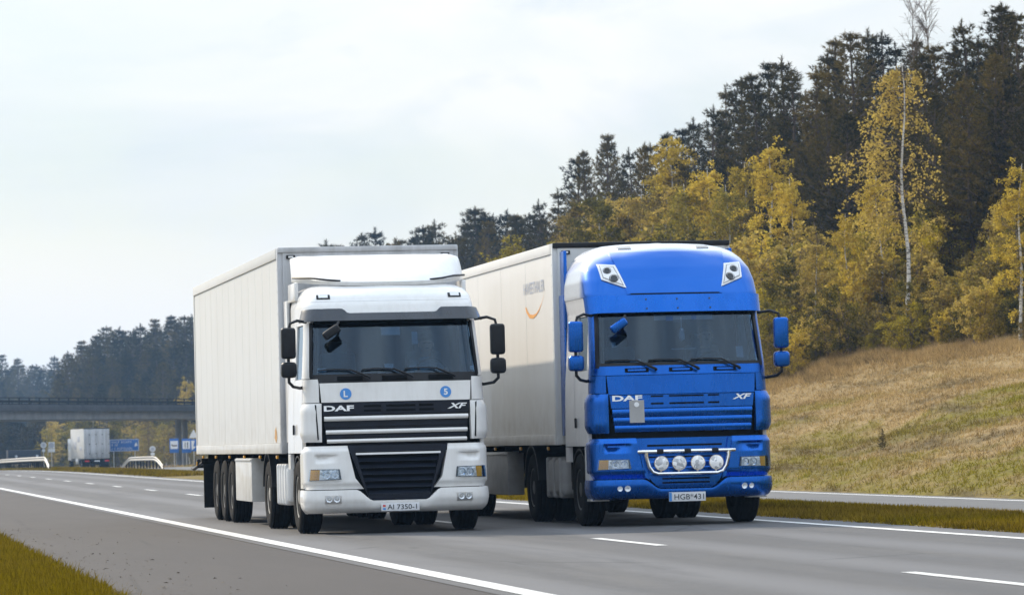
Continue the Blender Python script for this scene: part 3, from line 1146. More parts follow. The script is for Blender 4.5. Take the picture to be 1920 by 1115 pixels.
def plate(root, cab, x0, x1, z0, z1, text, band_col, w_text):
    m = MB()
    xc, zc = (x0 + x1) / 2, (z0 + z1) / 2
    y = cab.P(0, zc, 0).y - 0.075
    m.box((xc, y, zc), (x1 - x0, 0.012, z1 - z0), 0.004)
    p = m.build('number_plate', M['platewhite'], root)
    vv, ff = text2d(text, w_text, (z1 - z0) * 0.62, 0.004)
    make('plate_lettering', [(xc + 0.025 + a, y - 0.009, zc + b) for a, b in vv], ff, M['ink'], p, smooth=False)
    b = MB()
    if band_col == 'flag':
        for k, mt in enumerate(('signred', 'stickerblue')):
            q = MB(); q.box((x0 + 0.042, y - 0.0085, zc + 0.018 - 0.042 * k), (0.036, 0.003, 0.024)); q.build('flag_mark', M[mt], p)
    else:
        q = MB(); q.box((x0 + 0.020, y - 0.0085, zc), (0.036, 0.003, (z1 - z0) * 0.92)); q.build('country_band', M['stickerblue'], p)
    return p

def daf_letters(root, cab, xl, zl, xr, zr, mat, off):
    vv, ff = text2d('DAF', 0.40, 0.076, 0.035)
    on_front(cab, vv, ff, xl, zl, off, 'maker_lettering', mat, root)
    vv, ff = text2d('XF', 0.28, 0.074, 0.03, 0.35)
    on_front(cab, vv, ff, xr, zr, off, 'model_lettering', mat, root)

def scoop(sg, x0, x1, z0, z1, depth):
    """recess with a hard upper edge that runs out downwards and inwards"""
    def f(x, z):
        a = abs(x)
        if not (x0 <= a <= x1 and z0 <= z <= z1):
            return 0.0
        u = (a - x0) / (x1 - x0)
        v = (z - z0) / (z1 - z0)
        return -depth * min(1, u * 1.6) * min(1, v * 1.5) * min(1, (1 - u) * 9) * min(1, (1 - v) * 9)
    return f

# ------------------------------------------------------------------ semi-trailer as a part of the lorry
def trailer(root, y0, zb, zt, skin, front_mat, ribs, rail_mat, skirt, posts=True):
    L, hw = 13.6, 1.28
    y1 = y0 + L
    core = MB()
    core.box((0, (y0 + y1) / 2, (zb + zt) / 2), (2 * hw - 0.05, L - 0.06, zt - zb - 0.02), 0.005)
    t = core.build('trailer', skin, root)
    for s in (-1, 1):
        n = ribs
        pl = (L - 0.24) / n
        for k in range(n):
            p = MB()
            ya = y0 + 0.12 + k * pl
            p.box((s * (hw - 0.013), ya + pl / 2, (zb + zt) / 2 + 0.0), (0.024, pl - 0.014, zt - zb - 0.30), 0.003, seg=1)
            p.build('side_panel', skin, t)
        for (za, zc_, nm) in ((zb, zb + 0.15, 'bottom_rail'), (zt - 0.15, zt, 'top_rail')):
            p = MB()
            p.box((s * (hw - 0.005), (y0 + y1) / 2, (za + zc_) / 2), (0.05, L - 0.23, zc_ - za - 0.004), 0.008)
            p.build(nm, skin, t)
        for yy in (y0 + 0.055, y1 - 0.055):
            p = MB()
            p.box((s * (hw - 0.03), yy, (zb + zt) / 2), (0.085, 0.115, zt - zb), 0.015)
            if yy < y0 + 1:
                for k in range(18):
                    z = lerp(zb + 0.12, zt - 0.15, k / 17)
                    p.lathe([(0.009, 0), (0.006, s * 0.006)], (s * (hw + 0.0135), yy, z), 'x', 6)
            p.build('corner_post', front_mat if yy < y0 + 1 else skin, t)
        if skirt:
            p = MB()
            p.box((s * 1.14, 8.38, 0.70), (0.26, 2.45, 0.66), 0.02)
            b = p.build('pallet_box', skin if skirt == 1 else M['grey_box'], t)
            p = MB(); p.box((s * 1.277, 8.38, 1.0), (0.012, 2.40, 0.03), 0.003); p.build('lid_edge', M['alu'], b)
    for s in (-1, 1):
        for k in range(6):
            p = MB()
            p.box((s * 1.255, y0 + 0.9 + k * 2.36, zb - 0.045), (0.03, 0.11, 0.05), 0.012)
            p.build('side_marker', M['amber'], t)
    p = MB()
    p.box((0, y0 - 0.008, (zb + zt) / 2), (2 * hw - 0.13, 0.03, zt - zb - 0.02), 0.006)
    p.build('front_wall', front_mat, t)
    p = MB()
    p.box((0, y0 + 0.01, zt - 0.03), (2 * hw + 0.004, 0.10, 0.075), 0.012)
    p.build('front_rail', rail_mat, t)
    for x in (-1.10, 1.10):
        p = MB()
        p.box((x, y0 - 0.035, zt - 0.13), (0.13, 0.03, 0.055), 0.02, seg=3)
        l = p.build('marker_lamp', M['black'], t)
        p = MB(); p.box((x, y0 - 0.05, zt - 0.13), (0.07, 0.012, 0.025), 0.005); p.build('lens', M['whiteplastic'], l)
    f = MB()
    for s in (-1, 1):
        f.box((s * 0.55, (y0 + y1) / 2 + 1.0, zb - 0.16), (0.12, L - 3.0, 0.30), 0.01)
    for k in range(10):
        f.box((0, y0 + 1.4 + k * 1.25, zb - 0.06), (2.35, 0.08, 0.10), 0.01)
    for k, ya in enumerate((-1.31, 0, 1.31)):
        f.box((0, y0 + 9.3 + ya, 0.50), (1.9, 0.14, 0.14), 0.03)
    f.box((0, y1 - 0.15, 0.52), (2.36, 0.12, 0.14), 0.02)
    for s in (-1, 1):
        f.box((s * 0.8, y1 - 0.15, 0.78), (0.10, 0.10, 0.5), 0.01)
        f.box((s * 0.75, y0 + 2.6, 0.72), (0.14, 0.16, 0.75), 0.02)
        f.box((s * 0.75, y0 + 2.6, 0.33), (0.26, 0.30, 0.05), 0.01)
    f.box((0, y0 + 7.0, 0.84), (1.5, 0.9, 0.35), 0.05)
    f.box((0, y0 + 11.5, 0.86), (1.7, 2.0, 0.34), 0.05)
    f.build('underframe', M['frame'], t)
    for s in (-1, 1):
        p = MB()
        p.box((s * 1.02, y1 - 0.62, 0.55), (0.42, 0.03, 0.75), 0.01)
        p.box((s * 1.02, y1 - 0.62, 1.0), (0.50, 0.30, 0.05), 0.01)
        p.build('mudflap', M['rubber'], t)
        p = MB()
        p.box((s * 1.12, y1 + 0.005, zb - 0.16), (0.34, 0.10, 0.16), 0.02)
        b = p.build('tail_lamp', M['black'], t)
        p = MB(); p.box((s * 1.15, y1 + 0.06, zb - 0.16), (0.12, 0.02, 0.10), 0.01); p.build('lens', M['red'], b)
        p = MB(); p.box((s * 1.29, y1 - 0.02, zb - 0.16), (0.02, 0.05, 0.07), 0.006); p.build('lens', M['amber'], b)
    for s in (-1, 1):
        p = MB()
        p.tube([(s * 1.2, y1 - 0.2, 0.95), (s * 1.32, y1 + 0.2, 0.84), (s * 1.34, y1 + 0.35, 0.86)], 0.03, 6)
        p.build('rear_stay', M['black'], t)
    for ya in (-1.31, 0, 1.31):
        for s in (-1, 1):
            wheel(root, s * 1.235, y0 + 9.3 + ya, s, 'rim_dark')
    return t
M['grey_box'] = plain('grey_box_paint', (0.30, 0.30, 0.30), 0.5, var=0.15)

def side_doors(root, cab, mat, z0, ws0, ws1, zroof):
    for s in (-1, 1):
        d = make('door', *patch(cab, side(cab, 0.52, 1.50, 1.10, ws0 - 0.02, s), 10, 8, 0.0, 0.05), mat, root)
        h = MB(); x = cab.P(cab.ty(1.36, 1.42, s), 1.42, 0.02).x
        h.box((x, 1.36, 1.42), (0.03, 0.05, 0.14), 0.012); h.build('door_handle', M['black'], d)
        make('window_frame', *patch(cab, side(cab, 0.50, 0.64, ws0 - 0.015, ws1 + 0.03, s), 3, 6, 0.0, 0.06), mat, root)
        make('window_frame', *patch(cab, side(cab, 1.42, 1.52, ws0 - 0.015, ws1 + 0.03, s), 3, 6, 0.0, 0.06), mat, root)
        make('side_window', *patch(cab, side(cab, 0.645, 1.415, ws0 - 0.012, ws1 + 0.025, s), 6, 6, -0.02, 0.006), M['sideglass'], root)
        make('sleeper_side', *patch(cab, side(cab, 1.525, 2.25, 1.10, zroof, s), 6, 10, 0.0, 0.05), mat, root)
        make('rear_sill', *patch(cab, side(cab, 1.98, 2.25, 0.88, 1.09, s), 4, 3, 0.0, 0.05), mat, root)
        make('lintel', *patch(cab, side(cab, 0.50, 1.52, ws1 + 0.035, zroof, s), 8, 3, 0.0, 0.06), mat, root)
        st = make('step_panel', *patch(cab, side(cab, 0.50, 0.80, 0.62, 1.09, s), 4, 6, 0.0, 0.05), mat, root)
        b = MB(); b.box((s * 1.12, 0.66, 0.58), (0.22, 0.26, 0.03), 0.006); b.box((s * 1.10, 0.66, 0.36), (0.26, 0.26, 0.03), 0.006)
        b.build('step', M['alu'], st)
        # air deflector between the cab and the trailer
        p = MB()
        p.box((s * 1.205, 2.45, (1.25 + zroof + 0.30) / 2), (0.035, 0.38, zroof + 0.30 - 1.25), 0.012)
        p.build('side_deflector', mat if mat is not M['silver'] else M['blue_pale'], root)
M['blue_pale'] = M['blue']
# ------------------------------------------------------------------ the white lorry
WX, WY = 7.457, 53.84
BX, BY = 11.342, 53.546
GAP = 2.71
white_cab = Cab([
    (0.26, 0.16, 1.17, 0.26), (0.30, 0.09, 1.21, 0.26), (0.36, 0.03, 1.235, 0.27), (0.46, 0.0, 1.245, 0.27), (0.62, 0.0, 1.245, 0.27), (1.20, 0.03, 1.245, 0.27),
    (1.78, 0.06, 1.235, 0.27), (2.03, 0.085, 1.225, 0.26), (2.15, 0.12, 1.215, 0.22), (2.83, 0.33, 1.175, 0.22), (2.98, 0.38, 1.175, 0.25),
    (3.10, 0.43, 1.175, 0.28), (3.22, 0.52, 1.155, 0.32), (3.31, 0.65, 1.10, 0.38), (3.37, 0.84, 1.02, 0.42), (3.41, 1.08, 0.90, 0.45), (3.43, 1.35, 0.75, 0.5)], 0.10, 2.25)
wl_ = empty('lorry', (WX, WY, 0))
tag(wl_, 'white cabbed lorry with white box semi-trailer in the nearer lane', 'lorry')
W_ = M['white']
cb = white_cab
cab_shell(wl_, cb, 3.2, 2.12, 2.86, W_)

def bumper_top(t):
    a = abs(t)
    return lerp(0.445, 0.595, float(smooth(0.36, 0.60, a)))
bp = make('bumper', *patch(cb, tz(-2.18, 2.18, 0.275, bumper_top), 96, 14, lambda t, z, u, v: 0.010 + 0.020 * math.sin(math.pi * min(1, 0.15 + 0.80 * v)) ** 0.6 - 0.03 * (1 - v) ** 3, 0.06), W_, wl_)
for s in (-1, 1):
    for k, x in enumerate((0.94, 0.84)):
        r = make('fog_lamp', *bowl(cb, s * x, 0.475, 0.042, 0.046), M['reflector'], bp)
        make('lens', *disc(cb, s * x, 0.475, 0.042, 0.050, 0.004), M['lens'], r)
    make('lamp_recess', *patch(cb, band(cb, s * 0.78, s * 1.0, 0.425, 0.525), 8, 4, 0.033, 0.012), M['alu'], bp)
    sc = scoop(s, 0.80, 1.12, 0.955, 1.075, 0.06)
    def lower_map(u, v, s=s):
        z = lerp(0.605, 1.19, v)
        xin = lerp(0.475, 0.685, float(np.interp(z, [0.60, 0.75, 1.19], [0.0, 0.55, 1.0])))
        t0, t1 = cb.tx(s * xin, z), s * 2.12
        return (lerp(t0, t1, u) if s > 0 else lerp(t1, t0, u)), z
    pn = make('headlight_panel', *patch(cb, lower_map, 60, 40, lambda t, z, u, v, sc=sc: 0.010 - 0.045 * (1 - float(smooth(0.0, 0.16, v))) - 0.03 * float(smooth(0.86, 1.0, v)) + sc(cb.raw(t, z).x, z), 0.10), W_, wl_)
    headlight(wl_, cb, s, 0.725, 0.88, 0.775, 1.165)
    fa = make('corner_fairing', *patch(cb, (lambda u, v, s=s: ((lerp(1.11, 2.02, u) if s > 0 else lerp(-2.02, -1.11, u)), lerp(1.245, 1.765, v))), 20, 14,
        lambda t, z, u, v: 0.035 * min(1, (abs(t) - 1.10) * 5) * min(1, 6 * v) * min(1, 6 * (1 - v)), 0.07), W_, wl_)
    sl = MB()
    make('air_slot', *patch(cb, quad(cb, (s * 1.055, 1.28), (s * 1.07, 1.27), (s * 1.09, 1.75), (s * 1.075, 1.74)), 2, 8, 0.03, 0.01), M['shell'], fa)
    make('corner_panel', *patch(cb, (lambda u, v, s=s: ((lerp(1.19, 2.02, u) if s > 0 else lerp(-2.02, -1.19, u)), lerp(1.775, 2.09, v))), 16, 6, 0.0, 0.07), W_, wl_)
    make('window_pillar', *patch(cb, (lambda u, v, s=s: ((lerp(1.52, 2.02, u) if s > 0 else lerp(-2.02, -1.52, u)), lerp(2.10, 2.86, v))), 8, 8, 0.002, 0.05), W_, wl_)
    make('bumper_end', *patch(cb, side(cb, 0.47, 0.79, 0.28, 0.60, s), 4, 4, 0.004, 0.05), W_, wl_)
# lower grille
gr = make('lower_grille', *patch(cb, quad(cb, (-0.43, 0.455), (0.43, 0.455), (0.675, 1.19), (-0.675, 1.19)), 40, 14, -0.055, 0.03), M['shell'], wl_)
for k in range(6):
    z = 0.53 + k * 0.088
    hw_ = float(np.interp(z, [0.455, 0.6, 1.19], [0.37, 0.46, 0.62]))
    make('grille_slat', *patch(cb, band(cb, -hw_, hw_, z, z + 0.05), 20, 4, lambda t, z, u, v: 0.0 - 0.05 * v, 0.015), M['grille_navy'], gr)
for s in (-1, 1):
    make('grille_frame', *patch(cb, quad(cb, (s * 0.40, 0.455), (s * 0.465, 0.60), (s * 0.68, 1.185), (s * 0.60, 1.185)), 4, 16, 0.002, 0.05), M['grille_navy'], gr)
make('grille_frame', *patch(cb, band(cb, -0.42, 0.42, 0.45, 0.525), 20, 3, 0.004, 0.05), M['grille_navy'], gr)
make('grille_frame', *patch(cb, band(cb, -0.67, 0.67, 1.10, 1.19), 20, 3, 0.0, 0.05), M['grille_navy'], gr)
make('trim_strip', *patch(cb, band(cb, -0.575, 0.575, 1.062, 1.088), 24, 2, 0.012, 0.02), M['whiteplastic'], gr)
# black band between the grilles
make('black_band', *patch(cb, quad(cb, (-0.90, 1.195), (0.90, 1.195), (0.955, 1.235), (-0.955, 1.235)), 40, 4, -0.02, 0.05), M['shell'], wl_)
# upper grille
ug = make('upper_grille', *patch(cb, quad(cb, (-0.955, 1.238), (0.955, 1.238), (1.005, 1.768), (-1.005, 1.768)), 40, 12, -0.045, 0.03), M['grille_navy'], wl_)
make('badge_band', *patch(cb, quad(cb, (-0.993, 1.605), (0.993, 1.605), (1.005, 1.768), (-1.005, 1.768)), 40, 6, 0.0, 0.04), M['grille_navy'], ug)
for x0, x1 in ((-0.45, -0.22), (-0.15, 0.25), (0.30, 0.50)):
    for z in (1.655, 1.715):
        make('air_slot', *patch(cb, band(cb, x0, x1, z - 0.014, z + 0.014), 8, 3, 0.006, 0.01), M['shell'], ug)
for z, h in ((1.555, 0.062), (1.375, 0.054), (1.252, 0.050)):
    hw_ = float(np.interp(z, [1.238, 1.768], [0.955, 1.005])) - 0.004
    make('grille_bar', *patch(cb, band(cb, -hw_, hw_, z - h / 2, z + h / 2), 40, 5, lambda t, z, u, v: 0.012 - 0.02 * (2 * v - 1) ** 2, 0.05), W_, ug)
for z in (1.46, 1.31):
    make('grille_slat', *patch(cb, band(cb, -0.95, 0.95, z - 0.012, z + 0.012), 30, 2, -0.02, 0.03), M['grille_navy'], ug)
daf_letters(wl_, cb, -0.782, 1.693, 0.83, 1.695, M['letter'], 0.008)
# front panel with the two round stickers
fp = make('front_panel', *patch(cb, quad(cb, (-1.012, 1.775), (1.012, 1.775), (1.03, 2.035), (-1.03, 2.035)), 40, 8, 0.0, 0.07), W_, wl_)
for x, tx_ in ((-0.685, 'L'), (0.675, '5')):
    st = make('sticker', *disc(cb, x, 1.885, 0.078, 0.006, 0.004, 28), M['stickerblue'], fp)
    vv, ff = text2d(tx_, 0.055, 0.085, 0.03)
    on_front(cb, vv, ff, x, 1.885, 0.009, 'sticker_lettering', M['signwhite'], st)
# cowl, windscreen
make('cowl', *patch(cb, tz(-1.6, 1.6, 2.04, 2.155), 50, 6, -0.01, 0.06), M['black'], wl_)
make('windscreen', *patch(cb, tz(-1.50, 1.50, 2.155, 2.845), 50, 12, -0.012, 0.006), M['glass'], wl_)
for s in (-1, 1):
    make('windscreen_edge', *patch(cb, (lambda u, v, s=s: ((lerp(1.38, 1.53, u) if s > 0 else lerp(-1.53, -1.38, u)), lerp(2.12, 2.86, v))), 4, 8, 0.0, 0.008), M['black'], wl_)
wipers(wl_, cb, 2.08, 2.18)
for x in (-0.62, -0.02, 0.62):
    make('cowl_grip', *patch(cb, band(cb, x - 0.17, x + 0.17, 2.06, 2.12), 10, 3, 0.008, 0.01), M['shell'], wl_)
# sun visor
def visor_top(t):
    return lerp(2.955, 3.015, float(smooth(0.62, 0.74, abs(t))))
vs = make('sun_visor', *patch(cb, tz(-1.72, 1.72, 2.835, visor_top), 90, 8, lambda t, z, u, v: 0.13 - 0.055 * v - 0.03 * max(0, abs(t) - 1.3), 0.015), M['smoke'], wl_)
# roof cap
rf = make('roof_cap', *patch(cb, tz(-3, 3, 2.90, 3.43), 90, 22, 0.0, 0.03), W_, wl_)
cap = MB()
ring = [cb.P(lerp(-3, 3, k / 60), 3.425) for k in range(61)]
cap.add(ring, [tuple(range(61))])
cap.build('roof_top', W_, wl_)
for x in (-0.90, 0.90):
    l = make('roof_marker', *patch(cb, band(cb, x - 0.09, x + 0.09, 3.18, 3.235), 8, 4, 0.012, 0.02), M['black'], rf)
    make('lens', *patch(cb, band(cb, x - 0.06, x + 0.06, 3.19, 3.225), 8, 4, 0.02, 0.02), M['signwhite'], l)
make('roof_seam', *patch(cb, tz(-1.6, 1.6, 3.145, 3.152), 60, 1, 0.003, 0.01), M['alu'], rf)
# roof deflector
def sp(u, v, dn=0.0):
    x = lerp(-1.2, 1.2, u)
    q = abs(x) / 1.2
    yf = 0.80 + 0.95 * q ** 3.2
    zf = 3.435 + 0.10 * q ** 3 - 0.02
    yr, zr = 2.12, 3.845 - 0.05 * q ** 6 + 0.02 * math.exp(-((q - .9) / .12) ** 2)
    y = lerp(yf, yr, v)
    z = lerp(zf, zr, math.sin(v * math.pi / 2) ** 0.9 if v > 0 else 0)
    xx = x * (1.0 - 0.02 * v)
    return Vector((xx, y + dn * 0.6, z - dn))
make('roof_deflector', *grid_shell(lambda u, v: sp(u, v), lambda u, v: sp(u, v, 0.05), 48, 14), W_, wl_, angle=50)
for s in (-1, 1):
    d = MB()
    d.box((s * 1.17, 1.85, 3.32), (0.06, 0.78, 0.26), 0.025)
    d.build('deflector_side', W_, wl_)
    d = MB()
    d.tube([(s * 0.62, 0.93, 3.44), (s * 0.80, 1.02, 3.46), (s * 1.0, 1.25, 3.50), (s * 1.2, 1.62, 3.52)], 0.016, 6)
    d.build('deflector_gap', M['black'], wl_)
side_doors(wl_, cb, W_, 1.1, 2.12, 2.80, 2.93)
mirrors(wl_, -1, M['black'])
mirrors(wl_, 1, M['black'])
corner_mirror(wl_, cb, M['black'])
interior(wl_, cb, 2.12, True)
chassis(wl_, W_, 4)
plate(wl_, cb, -0.262, 0.258, 0.300, 0.408, 'AI 7350-1', 'flag', 0.40)
for s in (-1, 1):
    wheel(wl_, s * 1.225, 1.38, s)
    wheel(wl_, s * 1.225, 5.18, s, dual=True)
m = MB(); m.tube([(1.02, 1.85, 3.45), (1.03, 1.9, 3.78)], 0.008, 6); m.build('aerial', M['black'], wl_)
# cards and stickers behind the windscreen
for (x0, x1, z0, z1, mt) in ((-0.16, 0.10, 2.68, 2.79, 'platewhite'), (0.26, 0.34, 2.55, 2.72, 'greyprint'), (-0.14, -0.02, 2.22, 2.29, 'platewhite'), (0.20, 0.31, 2.19, 2.25, 'platewhite'), (0.34, 0.45, 2.19, 2.25, 'platewhite'), (-1.05, -0.93, 2.19, 2.25, 'platewhite'), (1.05, 1.14, 2.19, 2.24, 'platewhite')):
    make('windscreen_card', *patch(cb, band(cb, x0, x1, z0, z1), 3, 3, -0.03, 0.004), M[mt], wl_)
tw = trailer(wl_, GAP, 1.095, 3.99, M['trailer_white'], M['trailer_grey'], 13, M['trailer_grey'], 1)
person((WX + 0.6, WY + 1.32, 1.79), M['shirt_grey'], 'driver in grey shirt at the wheel of the white lorry')

# ------------------------------------------------------------------ the blue lorry
blue_cab = Cab([
    (0.34, 0.16, 1.17, 0.28), (0.38, 0.07, 1.22, 0.28), (0.45, 0.02, 1.24, 0.28), (0.55, 0.0, 1.245, 0.28), (0.66, 0.0, 1.245, 0.28), (1.20, 0.03, 1.245, 0.28),
    (1.78, 0.06, 1.235, 0.27), (2.04, 0.085, 1.225, 0.26), (2.18, 0.12, 1.215, 0.22), (2.87, 0.33, 1.175, 0.22), (3.10, 0.40, 1.20, 0.26), (3.16, 0.42, 1.215, 0.28),
    (3.35, 0.52, 1.21, 0.33), (3.52, 0.64, 1.18, 0.38), (3.66, 0.78, 1.11, 0.43), (3.76, 0.92, 1.02, 0.46), (3.83, 1.10, 0.90, 0.48), (3.875, 1.32, 0.75, 0.5), (3.90, 1.6, 0.58, 0.5)], 0.11, 2.25)
bl_ = empty('lorry', (BX, BY, 0))
tag(bl_, 'blue fronted lorry with tall roof and cream semi-trailer in the farther lane', 'lorry')
B_, S_ = M['blue'], M['silver']
cb2 = blue_cab
cab_shell(bl_, cb2, 3.6, 2.15, 2.90, B_)

def bumper_top2(t):
    return lerp(0.50, 0.635, float(smooth(0.36, 0.62, abs(t))))
bp = make('bumper', *patch(cb2, tz(-2.18, 2.18, 0.355, bumper_top2), 96, 14, lambda t, z, u, v: 0.010 + 0.022 * math.sin(math.pi * min(1, 0.15 + 0.80 * v)) ** 0.6 - 0.035 * (1 - v) ** 3, 0.06), B_, bl_)
for s in (-1, 1):
    for x, r_ in ((0.90, 0.036), (0.80, 0.042)):
        r = make('fog_lamp', *bowl(cb2, s * x, 0.525, r_, 0.050), M['reflector'], bp)
        make('lens', *disc(cb2, s * x, 0.525, r_, 0.054, 0.004), M['lens'], r)
    sc2 = scoop(s, 0.72, 1.10, 0.99, 1.12, 0.07)
    def lower_map2(u, v, s=s):
        z = lerp(0.645, 1.195, v)
        xin = lerp(0.50, 0.665, float(np.interp(z, [0.645, 0.8, 1.195], [0.0, 0.6, 1.0])))
        t0, t1 = cb2.tx(s * xin, z), s * 2.12
        return (lerp(t0, t1, u) if s > 0 else lerp(t1, t0, u)), z
    make('headlight_panel', *patch(cb2, lower_map2, 60, 40, lambda t, z, u, v, sc=sc2: 0.012 - 0.055 * (1 - float(smooth(0.0, 0.20, v))) - 0.035 * float(smooth(0.86, 1.0, v)) + sc(cb2.raw(t, z).x, z), 0.10), B_, bl_)
    headlight(bl_, cb2, s, 0.768, 0.912, 0.745, 1.150)
    fa = make('corner_fairing', *patch(cb2, (lambda u, v, s=s: ((lerp(1.13, 2.06, u) if s > 0 else lerp(-2.06, -1.13, u)), lerp(1.265, 1.80, v))), 20, 14,
        lambda t, z, u, v: 0.045 * min(1, (abs(t) - 1.12) * 6) * min(1, 6 * v) * min(1, 6 * (1 - v)), 0.07), B_, bl_)
    make('corner_panel', *patch(cb2, (lambda u, v, s=s: ((lerp(1.19, 2.02, u) if s > 0 else lerp(-2.02, -1.19, u)), lerp(1.81, 2.045, v))), 16, 6, 0.0, 0.07), B_, bl_)
    make('window_pillar', *patch(cb2, (lambda u, v, s=s: ((lerp(1.55, 2.02, u) if s > 0 else lerp(-2.02, -1.55, u)), lerp(2.05, 2.90, v))), 8, 8, 0.002, 0.05), B_, bl_)
    make('bumper_end', *patch(cb2, side(cb2, 0.48, 0.79, 0.36, 0.63, s), 4, 4, 0.004, 0.05), B_, bl_)
# middle lower panel in body colour with slots
def lower_mid(u, v):
    z = lerp(0.515, 1.19, v)
    hw_ = float(np.interp(z, [0.515, 0.60, 0.80, 1.19], [0.36, 0.47, 0.585, 0.655]))
    return cb2.tx(lerp(-hw_, hw_, u), z), z
lg = make('lower_grille', *patch(cb2, lower_mid, 40, 24, -0.03, 0.05), B_, bl_)
make('air_slot', *patch(cb2, band(cb2, -0.52, 0.52, 1.075, 1.10), 24, 2, -0.024, 0.01), M['shell'], lg)
for k, z in enumerate((0.57, 0.625, 0.92, 0.98)):
    hw_ = 0.33 if k < 2 else 0.50
    make('air_slot', *patch(cb2, band(cb2, -hw_, hw_, z, z + 0.022), 24, 2, -0.024, 0.01), M['shell'], lg)
for k, z in enumerate((0.70, 0.78, 0.86)):
    make('grille_slat', *patch(cb2, band(cb2, -0.50, 0.50, z, z + 0.05), 24, 4, lambda t, z, u, v: -0.02 - 0.03 * v, 0.02), B_, lg)
make('grille_edge', *patch(cb2, quad(cb2, (-0.36, 0.51), (0.36, 0.51), (0.44, 0.56), (-0.44, 0.56)), 24, 4, -0.008, 0.03), B_, lg)
for s in (-1, 1):
    make('grille_edge', *patch(cb2, quad(cb2, (s * 0.50, 0.62), (s * 0.56, 0.66), (s * 0.665, 1.185), (s * 0.61, 1.185)), 3, 12, -0.004, 0.03), B_, lg)
make('black_band', *patch(cb2, quad(cb2, (-0.90, 1.198), (0.90, 1.198), (0.95, 1.27), (-0.95, 1.27)), 40, 4, -0.045, 0.05), M['shell'], bl_)
# upper grille in body colour
ug = make('upper_grille', *patch(cb2, quad(cb2, (-0.945, 1.275), (0.945, 1.275), (1.005, 1.778), (-1.005, 1.778)), 40, 12, -0.06, 0.03), M['shell'], bl_)
for z, h in ((1.535, 0.105), (1.424, 0.098), (1.322, 0.088)):
    hw_ = float(np.interp(z, [1.275, 1.778], [0.94, 0.998]))
    make('grille_bar', *patch(cb2, band(cb2, -hw_, hw_, z - h / 2, z + h / 2), 40, 5, lambda t, z, u, v: 0.014 - 0.034 * abs(1.25 * v - 0.75) ** 1.6, 0.04), B_, ug)
make('badge_band', *patch(cb2, quad(cb2, (-0.98, 1.60), (0.98, 1.60), (1.003, 1.775), (-1.003, 1.775)), 40, 5, 0.0, 0.03), B_, ug)
for x0, x1 in ((-0.45, -0.28), (-0.20, 0.28), (0.34, 0.50)):
    for z, h in ((1.755, 0.022), (1.655, 0.024)):
        make('air_slot', *patch(cb2, band(cb2, x0, x1, z - h / 2, z + h / 2), 8, 3, 0.004, 0.01), M['shell'], ug)
daf_letters(bl_, cb2, -0.765, 1.735, 0.825, 1.728, M['letter'], 0.008)
pd = make('grey_placard', *patch(cb2, band(cb2, -0.742, -0.545, 1.40, 1.705), 6, 8, 0.03, 0.015), M['grey_board'], bl_)
make('round_mark', *disc(cb2, -0.645, 1.645, 0.034, 0.034, 0.004), M['signwhite'], pd)
make('front_panel', *patch(cb2, quad(cb2, (-1.012, 1.785), (1.012, 1.785), (1.03, 2.04), (-1.03, 2.04)), 40, 8, 0.0, 0.07), B_, bl_)
make('cowl', *patch(cb2, tz(-1.6, 1.6, 2.05, 2.175), 50, 6, -0.004, 0.06), B_, bl_)
for x in (-0.62, -0.02, 0.60):
    g = make('cowl_grip', *patch(cb2, band(cb2, x - 0.16, x + 0.16, 2.085, 2.14), 10, 3, 0.004, 0.01), M['shell'], bl_)
    make('grip_bar', *patch(cb2, band(cb2, x - 0.12, x + 0.12, 2.098, 2.122), 8, 3, 0.02, 0.01), B_, g)
make('windscreen', *patch(cb2, tz(-1.52, 1.52, 2.185, 2.895), 50, 12, -0.012, 0.006), M['glass'], bl_)
for s in (-1, 1):
    make('windscreen_edge', *patch(cb2, (lambda u, v, s=s: ((lerp(1.38, 1.56, u) if s > 0 else lerp(-1.56, -1.38, u)), lerp(2.15, 2.90, v))), 4, 8, 0.0, 0.008), M['black'], bl_)
make('windscreen_edge', *patch(cb2, tz(-1.5, 1.5, 2.175, 2.215), 50, 2, 0.0, 0.008), M['black'], bl_)
wipers(bl_, cb2, 2.10, 2.215)
# visor band and high roof
vb = make('sun_visor', *patch(cb2, tz(-1.85, 1.85, 2.88, 3.125), 90, 8, lambda t, z, u, v: 0.075 - 0.02 * v - 0.05 * max(0, abs(t) - 1.45), 0.02), B_, bl_)
for x in (-0.42, 0.0, 0.45):
    for z in (2.93, 3.06):
        make('bolt', *disc(cb2, x, z, 0.012, 0.083 - (0.02 * (z - 2.88) / .245), 0.012, 8), M['ink'], vb)
make('visor_gap', *patch(cb2, tz(-0.66, 0.66, 3.122, 3.155), 40, 3, 0.028, 0.03), M['shell'], bl_)
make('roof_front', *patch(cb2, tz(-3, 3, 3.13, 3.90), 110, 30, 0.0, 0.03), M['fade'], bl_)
for s in (-1, 1):
    make('roof_side', *patch(cb2, (lambda u, v, s=s: ((lerp(1.88, 3, u) if s > 0 else lerp(-3, -1.88, u)), lerp(2.93, 3.125, v))), 20, 6, 0.0, 0.03), S_, bl_)
def hat_mid(u, v):
    z = lerp(3.15, 3.74, v)
    hw_ = lerp(0.66, 0.80, v)
    return cb2.tx(lerp(-hw_, hw_, u), z), z
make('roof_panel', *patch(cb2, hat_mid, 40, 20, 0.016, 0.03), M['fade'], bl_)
cap = MB()
cap.add([cb2.P(lerp(-3, 3, k / 60), 3.897) for k in range(61)], [tuple(range(61))])
cap.build('roof_top', S_, bl_)  # silver stands in for the white glare on the blue roof
